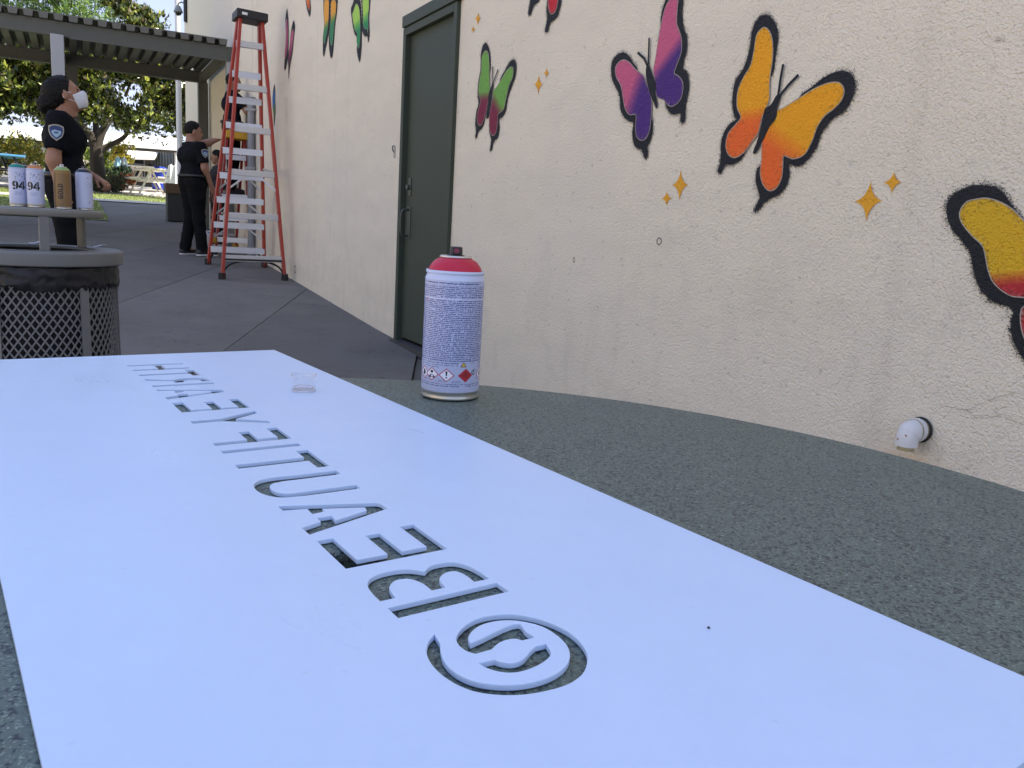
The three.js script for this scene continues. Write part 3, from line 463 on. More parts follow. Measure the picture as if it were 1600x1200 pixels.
  holes.push(sp2([[[490, 550], [645, 515]], [[645, 515], [700, 535], [800, 545], [890, 515], [960, 440], [1005, 398]], [[1005, 398], [1107, 373]], [[1107, 373], [1152, 450], [1140, 495], [1050, 565], [900, 625], [800, 640], [680, 630], [560, 592], [490, 550]]]));
  const far = PB((428 - 660) * 5.714, (547 - 940) * 5.714);
  const v0 = -0.3966, v1 = -0.0235, u0 = far[0], u1 = -0.1075, R = 0.004;
  const sh = new THREE.Shape();
  sh.moveTo(u0, v0); sh.lineTo(u1 - R, v0); sh.quadraticCurveTo(u1, v0, u1, v0 + R); sh.lineTo(u1, v1 - R); sh.quadraticCurveTo(u1, v1, u1 - R, v1); sh.lineTo(u0 - 0.004, v1); sh.closePath();
  for (const h of holes) { const q = h.filter((p, i) => p.distanceTo(h[(i + 1) % h.length]) > 1e-5); if (!THREE.ShapeUtils.isClockWise(q)) q.reverse(); sh.holes.push(new THREE.Path(q)); }
  const g = new THREE.ExtrudeGeometry(sh, { depth: BT - 0.0012, bevelEnabled: true, bevelThickness: 0.0005, bevelSize: 0.0004, bevelSegments: 2, curveSegments: 12 });
  // shape plane (u, v) -> world: x axis = Uv, y axis = Vv, z = up
  g.translate(0, 0, 0.0007); g.applyMatrix4(new THREE.Matrix4().makeBasis(Uv, Vv, new THREE.Vector3().crossVectors(Uv, Vv)));
  const up = new THREE.Vector3().crossVectors(Uv, Vv).y;                                  // +1 or -1
  if (up < 0) g.translate(0, BT, 0);
  const c = V(-0.25, 0, -0.68); g.translate(-c.x, 0, -c.z);
  const smudge = dataTex(512, 512, (u, v, o) => { const n = nB(u, v) * 0.5 + nC(u, v) * 0.3 + nD(u, v) * 0.2, k = 0.97 + 0.04 * n - (nE(u, v) > 0.985 ? 0.1 : 0); o[0] = toS8(0.625 * k); o[1] = toS8(0.750 * k); o[2] = toS8(0.955 * k); }, true);
  const sheen = canvasTex(1024, 1024, (q, w, h) => {      // wiped streaks, finger marks and fine scratches change the gloss
    q.fillStyle = 'rgb(96,96,96)'; q.fillRect(0, 0, w, h);
    for (let i = 0; i < 240; i++) { q.globalAlpha = rr(0.05, 0.2); q.strokeStyle = rnd() < 0.6 ? 'rgb(150,150,150)' : 'rgb(60,60,60)'; q.lineWidth = rr(6, 46); q.lineCap = 'round'; const x = rr(0, w), y = rr(0, h), a = rr(-0.5, 0.5); q.beginPath(); q.moveTo(x, y); q.quadraticCurveTo(x + 90 * Math.cos(a), y + 90 * Math.sin(a) + 20, x + rr(80, 260) * Math.cos(a), y + 200 * Math.sin(a)); q.stroke(); }
    for (let i = 0; i < 60; i++) { q.globalAlpha = rr(0.08, 0.25); q.strokeStyle = 'rgb(190,190,190)'; q.lineWidth = rr(0.6, 1.6); const x = rr(0, w), y = rr(0, h), a = rr(0, 6.3), l = rr(10, 90); q.beginPath(); q.moveTo(x, y); q.lineTo(x + Math.cos(a) * l, y + Math.sin(a) * l); q.stroke(); }
    q.globalAlpha = 1;
  }); sheen.colorSpace = THREE.NoColorSpace;
  const bm = phys([1, 1, 1], 0.85, { roughnessMap: rep(sheen, 1.6, 1.6), map: rep(smudge, 1.1, 1.1), clearcoat: 0.0, ior: 1.45 });
  const m = mesh('stencil_board', g, bm); m.position.set(c.x, TY + 0.0005, c.z);
  tag(m, 'long white plastic stencil board with mirrored letters and a round emblem cut out', 'stencil');
  const cr = onY(1107, 983, TY + BT), k = mesh('crumb', new THREE.IcosahedronGeometry(0.0007, 1).scale(1.2, 0.7, 0.9), mat([0.03, 0.03, 0.04], 0.8)); k.position.set(cr.x, TY + BT + 0.0009, cr.z);
  tag(k, 'single black crumb on the right part of the stencil board', 'crumb');
}
// ------------------------------------------------------------------ spray cans
function canGeo(list, n = 56) { return lathe(list, n); }
function sprayCan(label, pos, turn, o) {
  const g = thing('spray_can', label, 'spray can', pos, turn, o.group), R = 0.0325, H = o.h || 0.150;
  const lab = new THREE.CylinderGeometry(R, R, H - 0.014, 72, 1, true); lab.translate(0, 0.010 + (H - 0.014) / 2, 0);
  const bodyMat = o.tex ? new THREE.MeshStandardMaterial({ map: o.tex, roughness: 0.36 }) : mat(o.color, 0.36);
  mesh('can_body', lab, bodyMat, g);
  const shoulderMat = mat(o.color, 0.36);
  mesh('shoulder', canGeo([[R, H - 0.004], [R * 0.995, H - 0.0025], [R * 0.965, H - 0.0005], [R * 0.945, H + 0.0010], [R * 0.945, H + 0.0022]]), shoulderMat, g);
  mesh('rim', canGeo([[R * 0.93, H + 0.0020], [R * 0.975, H + 0.0026], [R * 0.985, H + 0.0042], [R * 0.97, H + 0.0060], [R * 0.91, H + 0.0058], [R * 0.90, H + 0.0035]]), shoulderMat, g);
  mesh('bottom_rim', canGeo([[0, 0.003], [R * 0.88, 0.003], [R * 0.93, 0.0004], [R * 0.985, 0.0012], [R * 0.995, 0.0032], [R * 0.965, 0.0052], [R * 0.985, 0.0075], [R * 0.998, 0.010]]), M.steel, g);
  const b = 0, up = m => { m.position.y = H + 0.0050; m.scale.y = 0.84; return m; };
  up(mesh('dome', canGeo([[R * 0.905, b], [R * 0.895, b + 0.0022], [R * 0.83, b + 0.0075], [R * 0.72, b + 0.0125], [R * 0.58, b + 0.0160], [R * 0.50, b + 0.0172], [R * 0.3, b + 0.0172]]), phys(o.dome, 0.42, { specularIntensity: 0.8 }), g));
  up(mesh('valve_cup', [new THREE.TorusGeometry(R * 0.49, 0.0019, 10, 40).rotateX(Math.PI / 2).translate(0, b + 0.0182, 0), canGeo([[R * 0.47, b + 0.019], [R * 0.30, b + 0.0165], [R * 0.2, b + 0.0195], [0, b + 0.0195]])], M.steel, g));
  if (o.nozzle) {
    const nz = up(mesh('nozzle', [canGeo([[0.0098, b + 0.0185], [0.0098, b + 0.0205], [0.0072, b + 0.0212], [0.0068, b + 0.0305], [0.0060, b + 0.0315], [0, b + 0.0315]], 28), box(0.0095, 0.0095, 0.006, 0, b + 0.0262, 0.0052, 0.001)], mat(o.nozzle, 0.4), g));
    mesh('spray_hole', [new THREE.CylinderGeometry(0.0030, 0.0030, 0.001, 20).rotateX(Math.PI / 2).translate(0, b + 0.0265, 0.0085)], mat(o.ring || [0.2, 0.2, 0.2], 0.5), nz);
  }
  return g;
}
const redLabel = canvasTex(2048, 1440, (c, w, h) => {
  c.fillStyle = 'rgb(176,182,208)'; c.fillRect(0, 0, w, h);
  c.fillStyle = c.strokeStyle = 'rgb(76,80,126)';
  const words = (x0, x1, y, hh, dens, weight) => { let x = x0; while (x < x1) { const ww = rr(8, 38) * hh / 12; if (rnd() < dens) for (let q = 0; q < ww - 3; q += hh * 0.42) { if (rnd() < 0.9) c.fillRect(x + q, y + rr(0, hh * 0.3), hh * 0.3 * weight, hh * rr(0.45, 0.72)); } x += ww + hh * 0.35; } };
  for (let col = -1; col < 3; col++) {                  // the print goes round the can in panels
    const X = 330 + col * 780, x1 = X + 700;
    words(X, x1, 22, 26, 0.97, 1.6); words(X + 420, x1 + 60, 6, 10, 0.95, 1.2);
    c.fillRect(X - 60, 62, 800, 3);
    for (let y = 74; y < 222; y += 24) words(X - 30, x1 + 40, y, 20, 0.99, 1.55);
    c.fillStyle = 'rgb(226,229,240)'; c.fillRect(X - 60, 226, 800, 8); c.fillStyle = 'rgb(76,80,126)';
    for (let y = 244; y < 1020; y += 24) words(X - 34, x1 + 44, y, 20, 0.99, 1.55);
    c.fillRect(X - 60, 1030, 800, 3);
    words(X, X + 500, 1046, 22, 0.95, 1.3); words(X, X + 480, 1076, 18, 0.95, 1.1); words(X, X + 250, 1104, 16, 0.95, 1.1); words(X + 590, x1, 1046, 14, 0.9, 1);
    words(X - 30, x1, 1322, 18, 0.97, 1.1); words(X - 30, x1, 1348, 18, 0.97, 1.3);
    const dia = (cx, cy, r, fill) => { c.save(); c.translate(cx, cy); c.rotate(Math.PI / 4); c.fillStyle = fill || 'rgb(228,230,238)'; c.strokeStyle = 'rgb(168,40,62)'; c.lineWidth = 10; c.fillRect(-r, -r, 2 * r, 2 * r); c.strokeRect(-r, -r, 2 * r, 2 * r); c.restore(); };
    const K = 'rgb(26,26,40)';
    dia(X + 64, 1212, 58); c.fillStyle = K; c.beginPath(); c.moveTo(X + 64, 1160); c.bezierCurveTo(X + 104, 1200, X + 100, 1240, X + 64, 1242); c.bezierCurveTo(X + 28, 1240, X + 34, 1205, X + 64, 1160); c.fill(); c.fillRect(X + 42, 1254, 44, 7);
    dia(X + 195, 1212, 58); c.fillStyle = K; c.beginPath(); c.arc(X + 195, 1180, 19, 0, 7); c.fill(); c.beginPath(); c.moveTo(X + 145, 1258); c.quadraticCurveTo(X + 195, 1170, X + 245, 1258); c.fill(); c.fillStyle = 'rgb(228,230,238)'; c.beginPath(); for (let i = 0; i < 12; i++) { const a = i * Math.PI / 6, r = i & 1 ? 10 : 24; c.lineTo(X + 198 + Math.cos(a) * r, 1236 + Math.sin(a) * r); } c.fill();
    dia(X + 372, 1212, 58); c.fillStyle = K; c.beginPath(); c.moveTo(X + 360, 1160); c.lineTo(X + 384, 1160); c.lineTo(X + 378, 1222); c.lineTo(X + 366, 1222); c.fill(); c.beginPath(); c.arc(X + 372, 1244, 10, 0, 7); c.fill();
    dia(X + 590, 1212, 60, 'rgb(166,38,44)'); c.fillStyle = 'rgb(110,24,32)'; c.fillRect(X + 552, 1206, 76, 8); c.fillRect(X + 562, 1224, 58, 8); c.beginPath(); c.arc(X + 590, 1180, 14, 0, 7); c.fill();
    c.fillStyle = 'rgb(214,176,40)'; c.strokeStyle = K; c.lineWidth = 6; c.beginPath(); c.moveTo(X + 560, 1040); c.lineTo(X + 592, 1098); c.lineTo(X + 528, 1098); c.closePath(); c.fill(); c.stroke();
    c.strokeStyle = K; c.lineWidth = 11; c.beginPath(); c.arc(X + 700, 1180, 26, 0.5, 5.4); c.stroke(); c.beginPath(); c.moveTo(X + 700, 1190); c.lineTo(X + 716, 1134); c.stroke();
    c.fillStyle = 'rgb(76,80,126)'; for (const q of [[80, 1272], [250, 1276], [440, 1280]]) { words(X + q[0], X + q[0] + 90, q[1], 13, 0.95, 1); words(X + q[0] - 10, X + q[0] + 90, q[1] + 17, 13, 0.95, 1); }
    for (let y = 1150; y < 1290; y += 20) words(X + 745, X + 800, y, 13, 0.9, 1);
  }
  for (let i = 0; i < 260; i++) { c.globalAlpha = rr(0.06, 0.3); c.fillStyle = ['rgb(190,160,60)', 'rgb(60,120,90)', 'rgb(170,60,80)', 'rgb(40,44,70)'][Math.floor(rr(0, 4))]; c.beginPath(); c.arc(rr(0, w), rr(430, 900), rr(1, 6), 0, 7); c.fill(); }
  c.globalAlpha = 1; c.strokeStyle = 'rgb(176,30,56)'; c.lineWidth = 12; c.lineCap = 'round'; c.beginPath(); c.moveTo(385, 240); c.quadraticCurveTo(410, 250, 408, 285); c.stroke();
});
redLabel.wrapS = THREE.RepeatWrapping;
{
  const p = onY(702.5, 619, TY);
  sprayCan('grey white spray can with a red top and black nozzle on the table', V(p.x, TY + 0.0003, p.z), 0.12, { h: 0.1352, tex: rep(redLabel, 1, 1, 0.372, 0), color: [0.55, 0.59, 0.74], dome: [0.50, 0.012, 0.045], nozzle: [0.012, 0.012, 0.014], ring: [0.20, 0.02, 0.05] });
}
{   // clear plastic cap
  const p = onY(474.5, 611, TY + BT), R = 0.0126, t = 0.0006, H = 0.0165;
  const g = thing('clear_cap', 'small clear plastic cap standing on the far part of the stencil board', 'cap', V(p.x, TY + BT + 0.0004, p.z));
  const cl = phys([0.98, 0.98, 0.98], 0.08, { transmission: 1, ior: 1.3, thickness: 0 });
  mesh('rim', new THREE.TorusGeometry(R, 0.0004, 8, 56).rotateX(Math.PI / 2).translate(0, H, 0), phys([0.9, 0.9, 0.92], 0.15, { transmission: 0.6, ior: 1.45, thickness: 0 }), g);
  mesh('wall', lathe([[0, 0.0008], [R * 0.86, 0.0008], [R * 0.86, 0], [R, 0], [R, H], [R + 0.0009, H + 0.0004], [R + 0.0009, H + 0.0022], [R - t, H + 0.0022], [R - t, 0.0022], [0, 0.0022]], 64), cl, g);
  mesh('inner_ring', new THREE.TorusGeometry(R * 0.80, 0.0006, 8, 48).rotateX(Math.PI / 2).translate(0, 0.0042, 0), phys([0.9, 0.84, 0.84], 0.2, { transmission: 0.6, ior: 1.3, thickness: 0 }), g);
  mesh('inner_ring', new THREE.TorusGeometry(R - 0.0004, 0.0007, 8, 48).rotateX(Math.PI / 2).translate(0, 0.0012, 0), phys([0.9, 0.86, 0.86], 0.2, { transmission: 0.6, ior: 1.3, thickness: 0 }), g);
}
// ------------------------------------------------------------------ trash can
const TP = atDist(50, 330, 4.0); TP.y = 0;
const DISCY = 0.901, RINGY = 0.739;
{
  const g = thing('trash_can', 'round grey mesh trash can with a raised disc lid and a black bag', 'trash can', TP);
  const paint = mat([0.165, 0.17, 0.168], 0.5, { bumpMap: concreteTex, bumpScale: 0.0006 }), R = 0.300;
  mesh('ring_lid', lathe([[0.235, RINGY - 0.012], [0.24, RINGY], [0.325, RINGY], [0.333, RINGY - 0.004], [0.337, RINGY - 0.012], [0.337, RINGY - 0.054], [0.332, RINGY - 0.060], [0.315, RINGY - 0.060], [0.315, RINGY - 0.03], [0.235, RINGY - 0.02]], 96), paint, g);
  mesh('disc_lid', lathe([[0, DISCY], [0.256, DISCY], [0.263, DISCY - 0.004], [0.265, DISCY - 0.012], [0.265, DISCY - 0.026], [0.260, DISCY - 0.031], [0, DISCY - 0.031]], 96), mat([0.19, 0.185, 0.165], 0.6, { bumpMap: concreteTex, bumpScale: 0.001 }), g);
  for (let i = 0; i < 3; i++) { const a = i * 2.16 + Math.atan2(-TP.x, -TP.z) + 0.15, x = Math.sin(a) * 0.252, z = Math.cos(a) * 0.252; mesh('lid_post', box(0.036, DISCY - RINGY - 0.02, 0.018, 0, 0, 0, 0.003).rotateY(a).translate(x, (DISCY + RINGY) / 2 - 0.016, z), paint, g); }
  // expanded metal
  const strands = [], N = 62, y0 = 0.07, y1 = 0.625, pitch = 0.045, turns = (y1 - y0) / pitch;   // one lattice step up per half column
  for (const dir of [1, -1]) for (let i = 0; i < N; i++) {
    const seg = Math.round(turns) * 2, pos = [], idx = [], w = 0.0044, t = 0.0018;
    for (let q = 0; q <= seg; q++) {
      const f = q / seg, y = y0 + (y1 - y0) * f, a = (i + dir * turns * f) / N * 2 * Math.PI, r = R + 0.012 * (1 - f) + dir * 0.0012, ta = w / R * 0.8;
      for (const [sa, sr] of [[-1, 1], [1, 1], [1, -1], [-1, -1]]) { const A = a + sa * ta, rr2 = r + sr * t; pos.push(Math.sin(A) * rr2, y, Math.cos(A) * rr2); }
      if (q) for (let e = 0; e < 4; e++) { const p = (q - 1) * 4, n = q * 4, e2 = (e + 1) % 4; idx.push(p + e, p + e2, n + e, p + e2, n + e2, n + e); }
    }
    const s = new THREE.BufferGeometry(); s.setAttribute('position', new THREE.Float32BufferAttribute(pos, 3)); s.setIndex(idx); strands.push(s);
  }
  mesh('mesh_panel', strands, paint, g);
  for (let i = 0; i < 6; i++) { const a = i * Math.PI / 3 + Math.atan2(-TP.x, -TP.z) + 0.58, r = R + 0.008; mesh('upright_bar', bar(V(Math.sin(a) * (r + 0.010), 0.03, Math.cos(a) * (r + 0.010)), V(Math.sin(a) * r, 0.65, Math.cos(a) * r), 0.036, 0.006, V(Math.sin(a), 0, Math.cos(a))), paint, g); }
  mesh('band', [lathe([[R + 0.010, 0.04], [R + 0.018, 0.04], [R + 0.018, 0.085], [R + 0.010, 0.085], [R + 0.010, 0.04]], 72), lathe([[R - 0.006, 0.61], [R + 0.001, 0.61], [R + 0.001, 0.64], [R - 0.006, 0.64], [R - 0.006, 0.61]], 72)], paint, g);
  mesh('inner_bin', lathe([[0, 0.06], [0.27, 0.06], [0.286, 0.63], [0.28, 0.63], [0.264, 0.07], [0, 0.07]], 64), mat([0.012, 0.013, 0.017], 0.7), g);
  // black bag: crumpled plastic folded over the mesh
  const bag = new THREE.CylinderGeometry(R + 0.016, R + 0.020, 0.10, 220, 14, true), p = bag.attributes.position, bn = makeNoise(64, 9);
  for (let i = 0; i < p.count; i++) {
    const x = p.getX(i), z = p.getZ(i), y = p.getY(i), a = Math.atan2(x, z) / 6.2832 + 0.5, f = (y + 0.05) / 0.1;
    const n = bn(a * 0.9, f * 0.06 + a * 0.3) - 0.5, n2 = bn(a * 3.0 + f * 0.06, f * 0.12) - 0.5, k = 1 + n * 0.022 + n2 * 0.014 + (f < 0.15 ? (0.15 - f) * -0.10 : 0) + (f > 0.9 ? -0.02 : 0);
    p.setXYZ(i, x * k, y + 0.640 + (f < 0.1 ? (bn(a * 2, 0.3) - 0.5) * 0.03 : 0), z * k);
  }
  bag.computeVertexNormals(); mesh('bag_liner', bag, mat([0.005, 0.006, 0.009], 0.45), g);
}
{   // cans on the disc lid
  const small = (draw) => canvasTex(1024, 768, (c, w, h) => { c.fillStyle = 'rgb(190,196,222)'; c.fillRect(0, 0, w, h); draw(c, w, h); });
  const t94 = small((c) => {
    for (let r = 0; r < 2; r++) { const X = 250 + r * 512;
      c.fillStyle = 'rgb(20,20,24)'; c.font = 'bold 250px sans-serif'; c.textAlign = 'center'; c.save(); c.translate(X, 430); c.scale(0.88, 1); c.fillText('94', 0, 0); c.strokeStyle = 'rgb(20,20,24)'; c.lineWidth = 12; c.strokeText('94', 0, 0); c.restore();
      c.fillStyle = 'rgb(190,196,222)'; c.fillRect(X - 62, 250, 9, 190); c.fillRect(X + 66, 250, 8, 190);
      for (let i = 0; i < 26; i++) { c.fillStyle = 'rgb(24,24,30)'; const a = rr(-80, 150), b = rr(60, 235); c.beginPath(); c.ellipse(X + a, b, rr(3, 15), rr(2, 9), rr(0, 3), 0, 7); c.fill(); }
      c.fillStyle = 'rgb(120,124,170)'; for (let y = 480; y < 560; y += 22) for (let x = -80; x < 60; x += 14) if (rnd() < 0.8) c.fillRect(X + x, y, 10, 9);
      c.fillStyle = 'rgb(196,190,170)'; c.fillRect(X - 256, 742, 512, 26);
    } });
  const tGold = canvasTex(1024, 768, (c, w, h) => { c.fillStyle = 'rgb(128,98,60)'; c.fillRect(0, 0, w, h); for (let r = 0; r < 3; r++) { c.save(); c.translate(r * 341 + 196, 420); c.rotate(-Math.PI / 2); c.fillStyle = 'rgb(28,22,18)'; c.font = 'bold 130px sans-serif'; c.textAlign = 'center'; c.fillText('GOLD', 0, 0); c.strokeStyle = 'rgb(28,22,18)'; c.lineWidth = 10; c.strokeText('GOLD', 0, 0); c.restore(); } for (let i = 0; i < 120; i++) { c.globalAlpha = 0.12; c.fillStyle = rnd() < 0.5 ? 'rgb(190,150,90)' : 'rgb(110,78,40)'; c.fillRect(rr(0, w), 0, rr(1, 6), h); } c.globalAlpha = 1; });
  const tPale = small((c) => { c.fillStyle = 'rgb(150,152,186)'; for (let r = 0; r < 2; r++) for (let y = 170; y < 320; y += 20) for (let x = 40; x < 430; x += 15) if (rnd() < 0.6) c.fillRect(r * 512 + x, y, 10, 7); c.fillStyle = 'rgb(120,30,44)'; for (const x of [150, 340, 660, 850]) { c.beginPath(); c.arc(x, 640, 13, 0, 7); c.fill(); } c.fillStyle = 'rgb(40,40,60)'; c.fillRect(110, 60, 26, 16); c.fillRect(622, 60, 26, 16); });
  const at = (px, py, w) => { const dist = 0.065 * F / w, q = atDist(px, py, dist); return V(q.x, DISCY + 0.0005, q.z); };
  const place = (px, dist) => { const q = atDist(px, 322, dist); return V(q.x, DISCY + 0.0005, q.z); };
  const turnTo = (q, k) => Math.atan2(-q.x, -q.z) + k;
  const wh = [0.50, 0.54, 0.72], K = [0.015, 0.015, 0.015];
  const gp = null;
  let q = place(29.5, 4.02); sprayCan('white spray can printed 94 with a teal top, leftmost on the trash can lid', q, turnTo(q, 0.1), { tex: rep(t94, 1, 1, 0.745), color: wh, dome: [0.01, 0.20, 0.17], nozzle: K, group: gp });
  q = place(57, 3.98); sprayCan('white spray can printed 94 with an orange top on the trash can lid', q, turnTo(q, -0.1), { tex: rep(t94, 1, 1, 0.77), color: wh, dome: [0.50, 0.20, 0.07], nozzle: K, group: gp });
  q = place(99, 3.96); sprayCan('gold coloured spray can with a light green top and white nozzle', q, turnTo(q, 0), { tex: rep(tGold, 1, 1, 0.19), color: [0.30, 0.17, 0.05], dome: [0.25, 0.36, 0.12], nozzle: [0.7, 0.7, 0.7], group: gp });
  q = place(98.5, 4.09); sprayCan('white spray can mostly hidden behind the gold one', q, turnTo(q, 0), { tex: rep(tPale, 1, 1, 0.4), color: wh, dome: [0.25, 0.36, 0.12], group: gp, h: 0.154 });
  q = place(132.5, 4.00); sprayCan('pale spray can with a dark blue top, rightmost on the trash can lid', q, turnTo(q, 0), { tex: rep(tPale, 1, 1, 0.05), color: wh, dome: [0.012, 0.016, 0.03], nozzle: K, group: gp });
  q = place(41, 4.14); sprayCan('spray can with a black top behind the two cans printed 94', q, turnTo(q, 0.4), { tex: rep(tPale, 1, 1, 0.3), color: wh, dome: [0.012, 0.012, 0.012], nozzle: K, group: gp });
}
// ------------------------------------------------------------------ covered walkway canopy
{
  const s1 = 7.0, s2 = 9.5, bot = 2.068 + CAMY, top = 2.245 + CAMY, dl = -7.5, dr = 0.0, o = sd(s1, -2.15);
  const g = thing('walkway_canopy', 'dark green grey metal canopy over the walkway on square posts', 'canopy', o);
  const L = (s, d, y) => sd(s, d, y).sub(o);
  const add = (n, geo, m = M.canopy) => mesh(n, geo, m, g);
  for (const s of [s1, s2]) {
    add('beam', [bar(L(s, dl, (bot + top) / 2), L(s, dr, (bot + top) / 2), 0.10, top - bot, V(0, 1, 0), 0.006), bar(L(s - 0.052, dl, bot + 0.015), L(s - 0.052, dr, bot + 0.015), 0.03, 0.03)]);
  }
  for (const d of [-2.1, -0.08, -5.6]) add('cross_beam', bar(L(s1 + 0.05, d, (bot + top) / 2 - 0.02), L(s2 - 0.05, d, (bot + top) / 2 - 0.02), 0.09, top - bot - 0.06));
  const post = (s, d, m) => add('post', bar(L(s, d, groundY(s) - 0.05), L(s, d, s === s1 && d < -1 ? top - 0.01 : bot), 0.15, 0.15, W, 0.008), m);
  post(s1 - 0.09, -2.135, M.canopyPost); post(s2, -1.97, M.canopy); post(s1 + 0.02, 0.0, M.canopyPost); post(s2, -0.06, M.canopy); post(s1, -6.4, M.canopyPost);
  // ribbed roof deck, ribs along the walkway
  const pitch = 0.165, hgt = 0.065, sh = [], x0 = dl, n = Math.floor((dr + 0.05 - dl) / pitch);
  for (let i = 0; i < n; i++) { const x = x0 + i * pitch; sh.push([x, hgt], [x + pitch * 0.34, hgt], [x + pitch * 0.40, 0], [x + pitch * 0.94, 0]); }
  sh.push([x0 + n * pitch, hgt], [x0 + n * pitch, hgt + 0.012], [x0, hgt + 0.012]);
  const prof = new THREE.Shape(sh.map(p => new THREE.Vector2(p[0], p[1])));
  const deck = new THREE.ExtrudeGeometry(prof, { depth: s2 - s1 + 0.30, bevelEnabled: false });
  // profile x = d, profile y = up, extrusion = +s
  deck.applyMatrix4(new THREE.Matrix4().makeBasis(D, V(0, 1, 0), W.clone().negate())); const st = L(s2 + 0.18, 0, top + 0.002); deck.translate(st.x, st.y, st.z);
  add('roof_deck', deck, mat([0.13, 0.13, 0.115], 0.6));
  add('conduit', bar(L(s1 - 0.07, -2.0, bot - 0.01), L(s1 - 0.07, dr, bot - 0.01), 0.02, 0.02));
}
{   // white pole behind the canopy
  const b = atDist(281, 262, 20), s = toS(b), p = sd(s, toD(b)), t = atDist(279, 10, 20);
  const g = thing('white_pole', 'tall slim white pole in the sun behind the canopy', 'pole', p);
  mesh('shaft', rod(V(0, 0, 0), V(0, 7.6, 0), 0.062, 0.05, 20), mat([0.75, 0.75, 0.74], 0.4), g);
  mesh('base_collar', lathe([[0, 0], [0.14, 0], [0.14, 0.02], [0.08, 0.06], [0.062, 0.06]], 24), M.white, g);
}
{   // dome camera on the far corner of the wall
  const p = atDist(278.5, 17, 18.4), c = atDist(290.5, 7, 18.4);
  const g = thing('security_camera', 'grey dome security camera on a bracket at the far end of the wall', 'camera', p), q = c.sub(p);
  mesh('arm', [tube([V(q.x, q.y, q.z), V(q.x * 0.5, q.y + 0.03, q.z * 0.5), V(0.01, q.y, 0), V(0, 0.09, 0)], 0.014, 20, 8)], M.grey, g);
  mesh('housing', lathe([[0, 0.10], [0.03, 0.10], [0.06, 0.05], [0.085, -0.01], [0.085, -0.03], [0, -0.03]], 24), mat([0.25, 0.27, 0.28], 0.5), g);
  mesh('dome', new THREE.SphereGeometry(0.062, 24, 12, 0, 6.2832, Math.PI / 2, Math.PI / 2).translate(0, -0.03, 0), mat([0.012, 0.012, 0.016], 0.15), g);
  mesh('wall_box', box(0.05, 0.46, 0.14, q.x, q.y - 0.1, q.z, 0.01), mat([0.03, 0.035, 0.04], 0.5), g);
}
